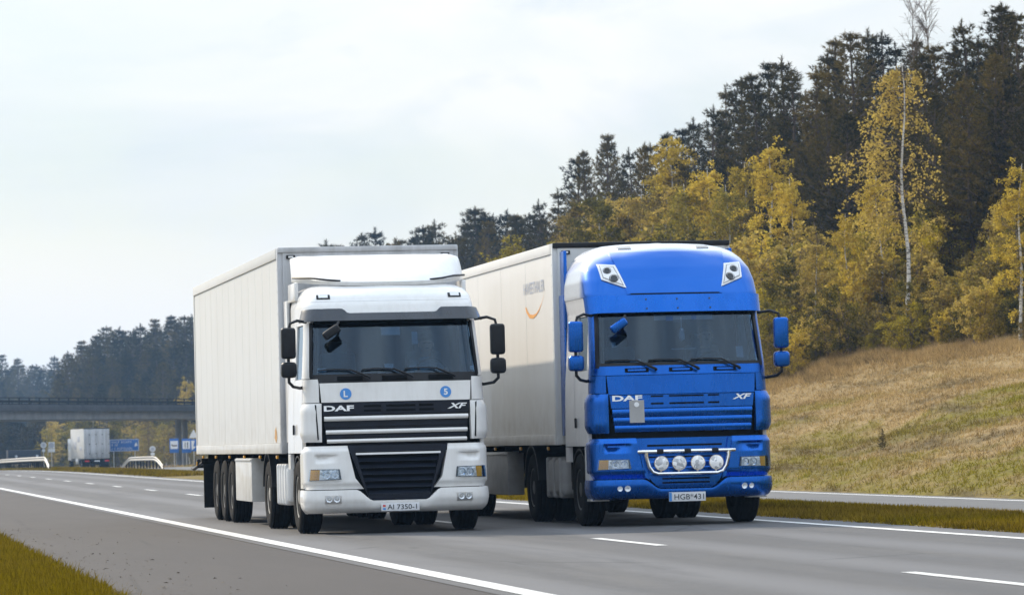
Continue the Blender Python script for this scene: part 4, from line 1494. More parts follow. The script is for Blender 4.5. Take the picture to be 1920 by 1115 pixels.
for s in (-1, 1):
    for x in (0.55, ):
        make('roof_marker', *patch(cb2, band(cb2, s * x - 0.09, s * x + 0.09, 3.80, 3.83), 6, 3, 0.012, 0.02), M['grey_board'], bl_)
    q = quad(cb2, (s * 0.66, 3.235), (s * 0.98, 3.36), (s * 1.0, 3.575), (s * 0.76, 3.555))
    lm = make('roof_lamp', *patch(cb2, q, 8, 8, 0.022, 0.03), M['signwhite'], bl_)
    qi = quad(cb2, (s * 0.69, 3.265), (s * 0.955, 3.375), (s * 0.972, 3.55), (s * 0.785, 3.53))
    make('lamp_rim', *patch(cb2, qi, 8, 8, 0.026, 0.01), M['grey_board'], lm)
    qj = quad(cb2, (s * 0.705, 3.28), (s * 0.945, 3.383), (s * 0.962, 3.54), (s * 0.797, 3.52))
    make('lamp_back', *patch(cb2, qj, 8, 8, 0.030, 0.01), M['signwhite'], lm)
    for x, z, r_ in ((0.885, 3.475, 0.048), (0.81, 3.365, 0.055)):
        make('lamp_ring', *disc(cb2, s * x, z, r_ * 1.18, 0.036, 0.008), M['ink'], lm)
        make('reflector', *bowl(cb2, s * x, z, r_, 0.040), M['reflector'], lm)
# rear roof deflector: raised fin behind the high roof
for s in (-1, 1):
    d = MB()
    d.box((s * 1.19, 2.38, 3.30), (0.05, 0.30, 1.10), 0.02)
    d.build('roof_fin', B_, bl_)
side_doors(bl_, cb2, S_, 1.1, 2.15, 2.84, 2.93)
mirrors(bl_, -1, B_)
mirrors(bl_, 1, B_)
corner_mirror(bl_, cb2, B_)
interior(bl_, cb2, 2.15, False)
chassis(bl_, M['grey_box'], 3)
plate(bl_, cb2, -0.253, 0.255, 0.325, 0.450, 'HGB*431', 'eu', 0.41)
# bar with four lamps
bar = MB()
yb_ = -0.10
bar.tube([(-0.66, yb_ + .06, 1.005), (-0.60, yb_, 1.005), (0.60, yb_, 1.005), (0.66, yb_ + .06, 1.005)], 0.028, 10)
pts = [(-0.57, yb_, 1.005), (-0.565, yb_, 0.93), (-0.53, yb_, 0.80), (-0.48, yb_, 0.73), (-0.41, yb_, 0.705), (0.41, yb_, 0.705), (0.48, yb_, 0.73), (0.53, yb_, 0.80), (0.565, yb_, 0.93), (0.57, yb_, 1.005)]
bar.tube(pts, 0.028, 10)
bo = bar.build('lamp_bar', M['chrome'], bl_)
for x in (-0.38, 0.0, 0.38):
    c = MB(); c.box((x, yb_, 1.005), (0.10, 0.068, 0.068), 0.02); c.build('bar_clamp', M['black'], bo)
for x in (-0.372, -0.126, 0.132, 0.386):
    lamp = MB()
    lamp.lathe([(0.100, -0.045), (0.103, -0.03), (0.098, 0.0), (0.08, 0.05), (0.03, 0.07), (0.0, 0.07)], (x, yb_ - 0.005, 0.845), 'y', 28)
    lo = lamp.build('spot_lamp', M['chrome'], bl_)
    rr = MB()
    rr.lathe([(0.096, -0.047), (0.080, -0.02), (0.05, 0.01), (0.03, 0.015), (0.028, -0.02), (0.0, -0.025)], (x, yb_ - 0.005, 0.845), 'y', 28)
    rr.build('reflector', M['chrome'], lo)
    rl = MB()
    rl.lathe([(0.0, -0.066), (0.05, -0.061), (0.092, -0.048)], (x, yb_ - 0.005, 0.845), 'y', 28)
    rl.build('lens', M['lampglass'], lo)
    st = MB(); st.tube([(x, yb_, 0.75), (x, yb_, 0.705)], 0.014, 6); st.build('stem', M['alu'], lo)
for s in (-1, 1):
    wheel(bl_, s * 1.225, 1.38, s, 'rim_dark')
    wheel(bl_, s * 1.225, 5.18, s, 'rim_dark', dual=True)
# cards, pendant and pelmet behind the windscreen
make('window_pelmet', *patch(cb2, band(cb2, -0.32, 0.50, 2.80, 2.875), 12, 3, -0.03, 0.004), M['greyprint'], bl_)
make('window_pelmet', *patch(cb2, band(cb2, -0.06, 0.18, 2.77, 2.86), 8, 3, -0.037, 0.004), M['dash'], bl_)
for (x0, x1, z0, z1, mt) in ((-0.16, -0.06, 2.79, 2.85, 'stickerblue'), (0.20, 0.27, 2.80, 2.86, 'stickerblue'), (-0.93, -0.87, 2.44, 2.51, 'platewhite'), (0.80, 0.90, 2.27, 2.42, 'greyprint'), (-0.12, 0.22, 2.395, 2.405, 'platewhite'), (-0.70, -0.55, 2.22, 2.27, 'greyprint')):
    make('windscreen_card', *patch(cb2, band(cb2, x0, x1, z0, z1), 3, 3, -0.026, 0.004), M[mt], bl_)
pe = MB()
pp = cb2.P(cb2.tx(0.05, 2.62), 2.62, -0.06)
pe.lathe([(0.0, 0.09), (0.03, 0.06), (0.045, -0.03), (0.04, -0.08), (0.0, -0.11)], pp, 'z', 12)
pe.tube([pp + Vector((0, 0, 0.08)), pp + Vector((0, 0.02, 0.22))], 0.006, 5)
pe.build('pendant', M['greyprint'], bl_)
tb = trailer(bl_, GAP, 1.12, 3.975, M['trailer_cream'], M['trailer_white'], 6, M['black'], 2)
# print on the near side of the cream trailer
def side_print(vv, ff, yc, zc, name, mat):
    # reading direction runs towards the front of the trailer seen from this side
    make(name, [(-1.2845, yc - a, zc + b) for a, b in vv], ff, mat, tb, smooth=False)
vv, ff = text2d('HAVEETHALER', 1.78, 0.17, 0.01)
side_print(vv, ff, 4.33, 3.42, 'trailer_lettering', M['greyprint'])
vv, ff = text2d('transport', 1.2, 0.10, 0.0)
sw_o = [(-0.80, 0.05), (-0.70, -0.03), (-0.45, -0.115), (-0.15, -0.13), (0.10, -0.10), (0.35, -0.04), (0.60, 0.06), (0.78, 0.16), (0.90, 0.26)]
sw_i = [(-0.72, 0.055), (-0.62, 0.0), (-0.42, -0.06), (-0.15, -0.075), (0.12, -0.065), (0.37, -0.012), (0.61, 0.075), (0.785, 0.168), (0.90, 0.262)]
v2 = sw_o + sw_i
f2 = [(k, k + 1, k + 10, k + 9) for k in range(8)]
side_print(v2, f2, 4.30, 3.10, 'swoosh_mark', M['orange'])
person((BX + 0.6, BY + 1.32, 1.82), M['shirt_dark'], 'driver in dark shirt at the wheel of the blue lorry')

# rust stain at the lower front corner of the white trailer's side
rr_ = random.Random(4)
poly = [(0.09 * (0.6 + 0.6 * rr_.random()) * math.cos(q * math.pi / 7), 0.11 * (0.6 + 0.6 * rr_.random()) * math.sin(q * math.pi / 7)) for q in range(14)]
make('rust_stain', [(-1.2825, GAP + 0.75 - a_ * 2.2, 1.37 + b_) for a_, b_ in poly], [tuple(range(14))], M['rust'], tw, smooth=False)
# ------------------------------------------------------------------ vegetation
def leaf_mat(name, cols, trans=0.35, rough=0.6, spread=1.0):
    """leaf colours picked per leaf, with drifts through the crown"""
    t = NT(name)
    g = t.n('ShaderNodeNewGeometry')
    oi = t.n('ShaderNodeObjectInfo')
    r = t.n('ShaderNodeValToRGB')
    el = r.color_ramp.elements
    el[0].position, el[0].color = 0.0, (*cols[0], 1)
    el[1].position, el[1].color = 1.0, (*cols[-1], 1)
    for k in range(1, len(cols) - 1):
        e = el.new(k / (len(cols) - 1))
        e.color = (*cols[k], 1)
    n = t.noise(0.9, 3, 0.6, t.world_pos())
    a = t.n('ShaderNodeMath', operation='MULTIPLY_ADD')
    t.l(g.outputs['Random Per Island'], a.inputs[0])
    a.inputs[1].default_value = 0.45 * spread
    b = t.n('ShaderNodeMath', operation='MULTIPLY')
    t.l(n, b.inputs[0])
    b.inputs[1].default_value = 0.6
    t.l(b.outputs[0], a.inputs[2])
    c = t.n('ShaderNodeMath', operation='MULTIPLY_ADD')
    t.l(oi.outputs['Random'], c.inputs[0])
    c.inputs[1].default_value = 0.55
    c2 = t.n('ShaderNodeMath', operation='ADD')
    t.l(a.outputs[0], c.inputs[2])
    t.l(c.outputs[0], c2.inputs[0])
    c2.inputs[1].default_value = -0.35
    t.l(c2.outputs[0], r.inputs['Fac'])
    d = t.n('ShaderNodeBsdfDiffuse')
    tr = t.n('ShaderNodeBsdfTranslucent')
    mx = t.n('ShaderNodeMixShader')
    mx.inputs[0].default_value = trans
    t.l(r.outputs['Color'], d.inputs['Color'])
    t.l(r.outputs['Color'], tr.inputs['Color'])
    t.l(d.outputs[0], mx.inputs[1])
    t.l(tr.outputs[0], mx.inputs[2])
    t.l(mx.outputs[0], t.out.inputs['Surface'])
    return t.m
M['needle'] = leaf_mat('pine_needles', [(0.007, 0.0075, 0.0035), (0.036, 0.032, 0.010), (0.105, 0.080, 0.022), (0.22, 0.15, 0.036)], 0.32)
M['birchleaf'] = leaf_mat('autumn_birch_leaves', [(0.10, 0.082, 0.018), (0.32, 0.24, 0.035), (0.58, 0.43, 0.06), (0.76, 0.58, 0.09)], 0.48)
M['bushleaf'] = leaf_mat('autumn_bush_leaves', [(0.03, 0.028, 0.010), (0.14, 0.115, 0.018), (0.44, 0.35, 0.03), (0.68, 0.54, 0.05)], 0.48)
M['oliveleaf'] = leaf_mat('olive_autumn_leaves', [(0.04, 0.038, 0.012), (0.12, 0.105, 0.022), (0.28, 0.23, 0.038), (0.50, 0.40, 0.055)], 0.46)
M['tanleaf'] = leaf_mat('tan_autumn_leaves', [(0.07, 0.054, 0.02), (0.22, 0.165, 0.045), (0.44, 0.33, 0.08), (0.60, 0.45, 0.10)], 0.48)

M['tanleaf_dry'] = plain('dry_brown_leaves', (0.05, 0.036, 0.02), 0.8, var=0.5)

def bark(name, a, b, sc, lo, hi):
    t = NT(name)
    n = t.noise(sc, 6, 0.65, t.coords((1, 1, 0.35)))
    c = t.mix(t.ramp(n, lo, hi), a, b)
    bs = t.bsdf(Base_Color=c, Roughness=0.9)
    t.bump(bs, n, 0.6, 0.03)
    return t.m
M['pinebark'] = bark('pine_bark', (0.035, 0.026, 0.018), (0.12, 0.075, 0.045), 6, 0.35, 0.7)
def birch_bark():
    t = NT('birch_bark')
    n = t.noise(5, 4, 0.7, t.coords((1.2, 1.2, 4.0)))
    c = t.mix(t.ramp(n, 0.52, 0.62), (0.58, 0.55, 0.50), (0.05, 0.04, 0.03))
    t.bsdf(Base_Color=c, Roughness=0.8)
    return t.m
M['birchbark'] = birch_bark()
M['twig'] = bark('twig_bark', (0.07, 0.05, 0.035), (0.16, 0.11, 0.07), 4, 0.3, 0.7)

def unit(v):
    return v / np.maximum(np.linalg.norm(v, axis=-1, keepdims=True), 1e-9)

def blades(rng, C, D, n, lmin, lmax, w, spread):
    """n thin triangles from each centre C around direction D"""
    m = len(C)
    c = np.repeat(C, n, 0)
    d = np.repeat(D, n, 0) + rng.normal(0, spread, (m * n, 3))
    d = unit(d)
    L = rng.uniform(lmin, lmax, (m * n, 1))
    side_ = unit(np.cross(d, rng.normal(0, 1, (m * n, 3))))
    v = np.stack([c - side_ * w, c + side_ * w, c + d * L], 1).reshape(-1, 3)
    f = np.arange(m * n * 3).reshape(-1, 3)
    return v, f

def leaves(rng, C, smin, smax, droop=0.3):
    m = len(C)
    n1 = unit(rng.normal(0, 1, (m, 3)) + np.array([0, 0, 0.2]))
    a = unit(np.cross(n1, rng.normal(0, 1, (m, 3))))
    b = np.cross(n1, a)
    s = rng.uniform(smin, smax, (m, 1))
    v = np.stack([C - a * s * 0.5, C - b * s * 0.42 + a * s * 0.02, C + a * s * 0.62, C + b * s * 0.42 + a * s * 0.02], 1).reshape(-1, 3)
    f = np.arange(m * 4).reshape(-1, 4)
    return v, f

def np_data(name, v, f, mat):
    o = np_mesh(name, v, f, mat)
    me = o.data
    bpy.data.objects.remove(o)
    return me

def mb_data(mb, name, mat):
    me = bpy.data.meshes.new(name)
    me.from_pydata(mb.v, [], mb.f)
    me.materials.append(mat)
    me.shade_smooth()
    return me

def pine_variant(seed, H=12.0, base=0.18, rad=2.3, dens=1.0):
    rng = np.random.RandomState(seed)
    tr = MB()
    bend = rng.uniform(-0.25, 0.25, 2)
    axis = lambda h: np.array([bend[0] * (h / H) ** 2 + 0.06 * math.sin(h * 0.9 + seed), bend[1] * (h / H) ** 2, h])
    hs = np.linspace(-0.4, H, 14)
    tr.tube([axis(h) for h in hs], [max(0.016, 0.15 * (1 - max(h, 0) / H) ** 0.8 + 0.012) for h in hs], 8)
    C, D = [], []
    h = H * base
    while h < H - 0.15:
        q = (h - H * base) / (H * (1 - base))
        R = rad * (0.6 + 0.4 * min(1, q / 0.15)) * (1 - q) ** 0.93 + 0.07
        R *= rng.uniform(0.70, 1.2)
        nb = rng.randint(5, 8) if q < 0.9 else 5
        ph = rng.uniform(0, 6.28)
        p0 = axis(h)
        for k in range(nb):
            if rng.rand() < 0.14 and q < 0.92:
                continue
            az = ph + 6.283 * k / nb + rng.uniform(-0.35, 0.35)
            L = R * rng.uniform(0.6, 1.15)
            up0 = lerp(-0.12, 0.75, q ** 1.3) + rng.uniform(-0.12, 0.15)
            out = np.array([math.cos(az), math.sin(az), 0])
            sd = np.array([-math.sin(az), math.cos(az), 0])
            ns = max(3, int(L / 0.17 * dens))
            prev = p0
            pts = []
            for j in range(1, ns + 1):
                s = j / ns
                p = p0 + out * L * s + np.array([0, 0, 1]) * L * (up0 * s - 0.18 * s * (1 - s) + 0.28 * s ** 2.5)
                pts.append(p)
                if s > 0.22:
                    wd = 0.55 * L * (1 - s) * 0.75 + 0.10
                    for sg in (-1, 1):
                        nt = max(1, int(wd / 0.20))
                        for i in range(1, nt + 1):
                            if rng.rand() < 0.12:
                                continue
                            d = unit((out * 0.75 + sd * sg * 0.8 + np.array([0, 0, 0.10])).reshape(1, 3))[0]
                            c = p + d * wd * i / nt + rng.normal(0, 0.05, 3)
                            C.append(c); D.append(d + np.array([0, 0, 0.35]))
                    C.append(p + rng.normal(0, 0.03, 3)); D.append(out + np.array([0, 0, 0.5]))
            if L > 0.5:
                tr.tube([p0] + [pts[i] for i in range(0, len(pts), max(1, len(pts) // 3))], [0.035 * (1 - q) + 0.012] * (1 + len(range(0, len(pts), max(1, len(pts) // 3)))), 4, cap=False)
        h += lerp(0.62, 0.36, q) * rng.uniform(0.85, 1.2)
    for k in range(9):
        C.append(axis(H - 0.09 * k)); D.append(np.array([0, 0, 1.0]))
    C, D = np.array(C), unit(np.array(D))
    v, f = blades(rng, C, D, 10, 0.13, 0.28, 0.019, 0.58)
    return mb_data(tr, 'trunk', M['pinebark']), np_data('crown', v, f, M['needle']), H

def broad_variant(seed, H, width, nbr, nleaf, mat, barkm, base=0.12, lean=0.3, droop=0.5, lsize=(0.05, 0.09), trunk_r=0.07, stems=1, back=False):
    rng = np.random.RandomState(seed)
    tr = MB()
    lb = MB()
    C = []
    for st in range(stems):
        off = rng.uniform(-0.35, 0.35, 2) * (stems > 1)
        ln = rng.uniform(-lean, lean, 2) * (1.8 if stems > 1 else 1)
        Hs = H * (1 if st == 0 else rng.uniform(0.6, 0.95))
        ax = lambda h: np.array([off[0] + ln[0] * (max(h, 0) / Hs) ** 1.4 + 0.07 * math.sin(h * 1.3 + seed + st), off[1] + ln[1] * (max(h, 0) / Hs) ** 1.4 + 0.06 * math.sin(h * 1.1 + 2 * seed), h])
        hs = np.linspace(-0.4, Hs, 12)
        (tr if st == 0 else lb).tube([ax(h) for h in hs], [max(0.008, trunk_r * (1 - max(h, 0) / Hs) ** 0.85 / (stems ** 0.5) + 0.006) for h in hs], 7)
        for k in range(nbr // stems):
            q = rng.uniform(0, 1) ** 0.85
            h = Hs * (base + (1 - base) * q * 0.97)
            az = rng.uniform(0, 6.28)
            if back:
                az = rng.uniform(-0.1, 3.6) if rng.rand() < 0.5 else rng.uniform(2.2, 3.75)
            prof = math.sin(math.pi * min(1, (q * 0.82 + 0.16))) ** 0.8
            L = width * prof * rng.uniform(0.45, 1.1) + 0.15
            out = np.array([math.cos(az), math.sin(az), 0])
            up = rng.uniform(0.5, 1.3)
            p0 = ax(h)
            pts = []
            for j in range(6):
                s = j / 5
                pts.append(p0 + out * L * s + np.array([0, 0, 1]) * L * (up * s - droop * 1.2 * s * s) + rng.normal(0, 0.02, 3))
            lb.tube(pts, [0.013, 0.011, 0.009, 0.007, 0.005, 0.003], 4, cap=False)
            for s_ in range(5):
                j = rng.randint(1, 6)
                b0 = pts[j]
                dd = unit((out * rng.uniform(0.2, 1) + rng.normal(0, 0.6, 3) + np.array([0, 0, 0.2 - droop])).reshape(1, 3))[0]
                tl = rng.uniform(0.25, 0.65) * (0.4 + 0.35 * width)
                m = int(nleaf / nbr / 5) + 1
                ss = rng.uniform(0.05, 1, m)
                pp = b0 + dd * (ss * tl)[:, None] + np.array([0, 0, -1.0]) * (droop * 0.35 * ss * ss * tl)[:, None]
                C.append(pp + rng.normal(0, 0.055, (m, 3)))
    C = np.concatenate(C)
    if back:
        C = C[~((np.abs(C[:, 0] - 0.05) < 0.13) & (C[:, 1] < 0.25))]
    v, f = leaves(rng, C, *lsize)
    return mb_data(tr, 'trunk', barkm), np_data('crown', v, f, mat), H, mb_data(lb, 'branches', M['twig'])

def bare_variant(seed, H):
    rng = np.random.RandomState(seed)
    tr = MB()
    tw = MB()
    ax = lambda h: np.array([0.25 * (h / H) ** 2 + 0.05 * math.sin(h), 0.1 * math.sin(h * 0.7), h])
    hs = np.linspace(-0.4, H, 14)
    tr.tube([ax(h) for h in hs], [0.075 * (1 - max(h, 0) / H) + 0.008 for h in hs], 7)
    for k in range(60):
        h = H * rng.uniform(0.55, 0.99)
        L = 1.5 * (1.05 - h / H) ** 0.6 + 0.25
        az = rng.uniform(0, 6.28)
        d = np.array([math.cos(az) * 0.6, math.sin(az) * 0.6, 0.9])
        p = ax(h)
        pts = [p, p + d * L * 0.4, p + d * L * 0.75 + np.array([0, 0, 0.02]), p + d * L]
        tw.tube(pts, [0.012, 0.009, 0.007, 0.005], 4, cap=False)
        for j in range(7):
            b = p + d * L * rng.uniform(0.25, 1)
            e = unit((d + rng.normal(0, 0.6, 3)).reshape(1, 3))[0] * rng.uniform(0.2, 0.55)
            tw.tube([b, b + e * 0.6, b + e + np.array([0, 0, -0.05])], [0.006, 0.005, 0.003], 3, cap=False)
    return mb_data(tr, 'trunk', M['twig']), mb_data(tw, 'crown', M['twig']), H

PINES = [pine_variant(11, 12, 0.12, 2.9), pine_variant(12, 12, 0.20, 2.4), pine_variant(13, 12, 0.28, 3.1), pine_variant(14, 12, 0.10, 2.6), pine_variant(15, 12, 0.35, 2.8), pine_variant(16, 12, 0.16, 3.3)]
BIRCHES = [broad_variant(31, 8, 1.35, 60, 9500, M['birchleaf'], M['birchbark'], 0.15), broad_variant(32, 8, 1.1, 55, 8000, M['birchleaf'], M['birchbark'], 0.22),
           broad_variant(33, 8, 1.5, 60, 8600, M['tanleaf'], M['birchbark'], 0.12), broad_variant(34, 8, 1.25, 55, 7200, M['tanleaf'], M['twig'], 0.2)]
BIRCHES.append(broad_variant(35, 8, 1.3, 60, 9200, M['oliveleaf'], M['birchbark'], 0.15))
BIRCHES.append(broad_variant(36, 8, 1.1, 55, 8000, M['oliveleaf'], M['twig'], 0.1))
BUSHES = [broad_variant(41, 4, 1.15, 54, 8500, M['oliveleaf'], M['twig'], 0.04, 0.5, 0.35, (0.05, 0.09), 0.05, 3), broad_variant(42, 4, 1.4, 60, 9000, M['bushleaf'], M['twig'], 0.03, 0.6, 0.3, (0.05, 0.09), 0.05, 4),
          broad_variant(43, 4, 1.1, 50, 5200, M['birchleaf'], M['twig'], 0.05, 0.4, 0.35, (0.06, 0.11), 0.045, 3), broad_variant(44, 4, 1.25, 50, 4800, M['tanleaf'], M['twig'], 0.05, 0.5, 0.35, (0.06, 0.12), 0.045, 3)]
BARE = [bare_variant(51, 12), bare_variant(52, 12)]

vr = random.Random(5)
def edge_x(px):
    """where the wood begins, by bearing: it comes lower down the bank farther off"""
    return float(np.interp(px, [1440, 1560, 1700, 1920], [33.6, 35.2, 36.8, 38.4]))
def plant(name, var, loc, H, rz=None, sxy=1.0):
    tme, cme, h0 = var[:3]
    o = empty(name, loc, vr.uniform(0, 6.28) if rz is None else rz)
    s = H / h0
    o.scale = (s * sxy, s * sxy, s)
    link_mesh('trunk', tme, o)
    link_mesh('crown', cme, o)
    if len(var) > 3:
        link_mesh('branches', var[3], o)['kind'] = 'stuff'
    return o

def by_top(px, py, X):
    Y = X * CAM_F / (px + 311.0)
    for _ in range(3):
        p = ray_at(px, py, Y)
        Y *= X / p.x
    p = ray_at(px, py, Y)
    g = gz(p.x, p.y)
    return (p.x, p.y, g - 0.05), p.z - g + 0.05

ORD = ['first', 'second', 'third', 'fourth', 'fifth', 'sixth', 'seventh', 'eighth', 'ninth', 'tenth', 'eleventh', 'twelfth', 'thirteenth', 'fourteenth', 'fifteenth', 'sixteenth', 'seventeenth', 'eighteenth', 'nineteenth', 'twentieth',
       'twenty-first', 'twenty-second', 'twenty-third', 'twenty-fourth', 'twenty-fifth', 'twenty-sixth', 'twenty-seventh', 'twenty-eighth', 'twenty-ninth', 'thirtieth', 'thirty-first', 'thirty-second', 'thirty-third', 'thirty-fourth', 'thirty-fifth', 'thirty-sixth', 'thirty-seventh', 'thirty-eighth', 'thirty-ninth', 'fortieth']

SKY = [(1915, 32), (1893, 26), (1873, 11), (1840, 70), (1815, 42), (1790, 88), (1763, 90), (1738, 105), (1714, 76), (1684, 84), (1651, 62), (1626, 57), (1605, 66), (1566, 78), (1546, 104), (1525, 128), (1485, 132), (1462, 110), (1449, 122),
       (1420, 142), (1385, 150), (1356, 165), (1330, 202), (1300, 224), (1270, 246), (1250, 252), (1222, 272), (1208, 270), (1187, 282), (1141, 264), (1131, 256), (1100, 286), (1078, 296), (1043, 356), (1017, 378)]
for k, (px, py) in enumerate(SKY):
    X = 47 + vr.uniform(-3, 4) + (4 if px < 1200 else 0)
    loc, H = by_top(px, py, X)
    o = plant('pine_tree', PINES[k % 6], loc, H, sxy=vr.uniform(0.95, 1.25) * max(0.85, min(1.0, 12.5 / H)))
    tag(o, 'tall dark pine on the hill skyline, %s from the right picture edge' % ORD[k], 'pine tree', 'pines along the hill skyline')
SKY2 = [(994, 402), (977, 406), (960, 408), (948, 396), (930, 404), (913, 400), (892, 391), (882, 396), (868, 425), (852, 438), (824, 416), (808, 430), (794, 426), (758, 452), (740, 449), (698, 430), (682, 440), (611, 452), (660, 462), (640, 462), (720, 455), (775, 447)]
SKY2.sort(reverse=True)
for k, (px, py) in enumerate(SKY2):
    loc, H = by_top(px, py, 56 + vr.uniform(-3, 4))
    o = plant('pine_tree', PINES[(k * 5 + 2) % 6], loc, H, sxy=vr.uniform(0.95, 1.25))
    tag(o, 'distant hazy pine showing over the trailer roofs, %s from the right' % ORD[k], 'pine tree', 'pines showing above the trailer roofs')
for k in range(26):
    px = 1010 - k * 17 + vr.uniform(-6, 6)
    py = float(np.interp(px, [560, 611, 698, 824, 892, 1010], [475, 470, 452, 438, 412, 395])) + vr.uniform(8, 45)
    loc, H = by_top(px, py, 52 + vr.uniform(-2, 10))
    o = plant('pine_tree', PINES[k % 6], loc, H)
    tag(o, ('distant hazy pine low in the stand behind the trailer roofs, %s from the right' % ORD[k]), 'pine tree', 'pines low in the stand behind the trailer roofs')
sx_, sy_ = zip(*sorted(SKY))
def skyline(px):
    return float(np.interp(px, sx_, sy_))
for k in range(62):
    px = 1015 + k * 15.6 + vr.uniform(-8, 8)
    row = k % 2
    py = skyline(px) + (vr.uniform(70, 220) if row else vr.uniform(35, 110))
    X = vr.uniform(41.5, 45) if row else vr.uniform(52, 60)
    loc, H = by_top(px, py, X)
    H = max(H, 4.0)
    o = plant('pine_tree', PINES[(k * 7 + 1) % 6], loc, H, sxy=vr.uniform(0.9, 1.15) * (1.0 if H < 12 else 12 / H))
    tag(o, ('dark pine in the %s rank of the hillside stand, %s from its left end' % ('front' if row else 'rear', ORD[k // 2])), 'pine tree', 'pines inside the hillside stand')
# bare tops
for k, (px, py) in enumerate(((1706, 12), (1745, 16))):
    loc, H = by_top(px, py, 46)
    o = plant('bare_birch', BARE[k], loc, H, rz=0.4 + k * 2.5)
    tag(o, 'leafless birch top standing above the pines, %s of the two' % ('left' if k == 0 else 'right'), 'birch tree', 'leafless birches above the pines')
# the single white trunk with hanging leaves
WB = broad_variant(61, 8.5, 1.6, 70, 5600, M['tanleaf'], M['birchbark'], 0.36, 0.03, 0.9, (0.05, 0.095), 0.072, 1, True)
loc, H = by_top(1688, 118, 37.9)
o = plant('white_birch', WB, loc, H, rz=0.0)
tag(o, 'slender birch with a long bare white trunk at the forest edge', 'birch tree')
# yellow trees: (px, top py, X, kind, label)
YEL = [(1345, 312, 40.5, 0, 'bright yellow birch above the left part of the blue cab roof'), (1385, 304, 41, 1, 'slim golden birch behind the roof of the blue cab, left of the tallest yellow one'),
       (1440, 268, 40.5, 0, 'tallest golden yellow birch rising above the right end of the blue cab'), (1268, 252, 43, 1, 'thin yellow birch reaching the skyline above the cream trailer front'),
       (1475, 335, 39.8, 1, 'yellow birch just right of the tallest golden one'), (1905, 308, 38.6, 0, 'bright yellow birch cut by the right picture edge'),
       (1650, 330, 38.2, 0, 'broad yellow birch left of the bare white trunk'), (1590, 400, 37.2, 1, 'yellow birch standing halfway between blue cab and white trunk')]
for px, py, X, k, lb in YEL:
    loc, H = by_top(px, py, X)
    tag(plant('yellow_birch', BIRCHES[k], loc, H, sxy=vr.uniform(0.95, 1.15)), lb, 'birch tree', 'yellow birches at the forest edge')
for k in range(20):
    px = 1075 + k * 17 + vr.uniform(-7, 7)
    py = float(np.interp(px, [1060, 1100, 1200, 1260, 1330, 1430], [390, 365, 345, 330, 345, 380])) + vr.uniform(-15, 50)
    loc, H = by_top(px, py, vr.uniform(39, 44))
    tag(plant('tan_birch', BIRCHES[[2, 3, 4, 2, 5][k % 5]], loc, H, sxy=vr.uniform(0.95, 1.2)), ('tan olive birch in the row above the blue lorry, %s from the left' % ORD[k]), 'birch tree', 'tan birches above the blue lorry')
for k in range(16):
    px = 1465 + k * 30 + vr.uniform(-10, 10)
    py = float(np.interp(px, [1460, 1560, 1660, 1760, 1850, 1930], [430, 470, 430, 430, 400, 380])) + vr.uniform(-30, 50)
    loc, H = by_top(px, py, edge_x(px) + vr.uniform(1.5, 4.5))
    tag(plant('tan_birch', BIRCHES[[4, 5, 2, 4, 3][k % 5]], loc, H, sxy=vr.uniform(1.0, 1.3)), ('young olive birch at the forest edge, %s to the right of the blue cab' % ORD[k]), 'birch tree', 'young birches right of the blue cab')
for k in range(66):
    px = 1440 + (k % 22) * 23 + vr.uniform(-9, 9)
    X = edge_x(px) + [vr.uniform(0.2, 1.4), vr.uniform(1.5, 2.6), vr.uniform(2.8, 4.0)][k // 22]
    Y = X * CAM_F / (px + 311)
    base = project((X, Y, gz(X, Y)))
    py = base[1] - vr.uniform(60, 140) * [1.0, 1.4, 1.8][k // 22]
    loc, H = by_top(px, py, X)
    tag(plant('autumn_bush', BUSHES[(k * 3) % 4], loc, H, sxy=vr.uniform(0.9, 1.25)), ('%s autumn bush along the slope top, %s to the right of the blue cab' % (['low front', 'middle', 'taller rear'][k // 22], ORD[k % 22])), 'bush', 'bushes along the top of the slope')
for k in range(16):
    px = 1070 + k * 25
    loc, H = by_top(px, 445 + vr.uniform(-25, 20), vr.uniform(36.5, 39))
    tag(plant('autumn_bush', BUSHES[k % 4], loc, H, sxy=1.2), ('autumn bush showing just above the cream trailer and blue cab, %s from the left' % ORD[k]), 'bush', 'bushes just above the cream trailer')
# far wood beyond the overpass
FARTOP = [(0, 666), (33, 672), (58, 684), (70, 683), (100, 667), (128, 658), (152, 640), (174, 629), (201, 612), (223, 613), (244, 617), (265, 607), (296, 599), (320, 592), (345, 592), (358, 589)]
fx_, fy_ = zip(*FARTOP)
def far_plant(px, py, Y, var, name, label, cat, group, sxy=1.0):
    p = ray_at(px, py, Y)
    g = gz(p.x, Y)
    H = max(2.0, p.z - g)
    return tag(plant(name, var, (p.x, Y, g - 0.1), H, sxy=sxy), label, cat, group)
for k, (px, py) in enumerate(FARTOP):
    far_plant(px, py, (880 if px < 120 else 640) + vr.uniform(-30, 30), PINES[k % 6], 'pine_tree', 'far blue-grey pine on the skyline beyond the overpass, %s from the left' % ORD[k], 'pine tree', 'far pines on the skyline beyond the overpass', 1.25)
for k in range(120):
    px = -20 + (k % 40) * 10.2 + vr.uniform(-4, 4)
    tier = k // 40
    py = float(np.interp(px, fx_, fy_)) + [vr.uniform(8, 30), vr.uniform(35, 75), vr.uniform(75, 120)][tier]
    Y = [(900 if px < 115 else 660), (840 if px < 115 else 610), (800 if px < 115 else 570)][tier] + vr.uniform(-25, 25)
    far_plant(px, py, Y, PINES[(k * 5) % 6], 'pine_tree', ('far blue-grey pine beyond the overpass, %s row down, %s from the left' % (ORD[tier], ORD[k % 40])), 'pine tree', 'pines inside the wood beyond the overpass', 1.25)
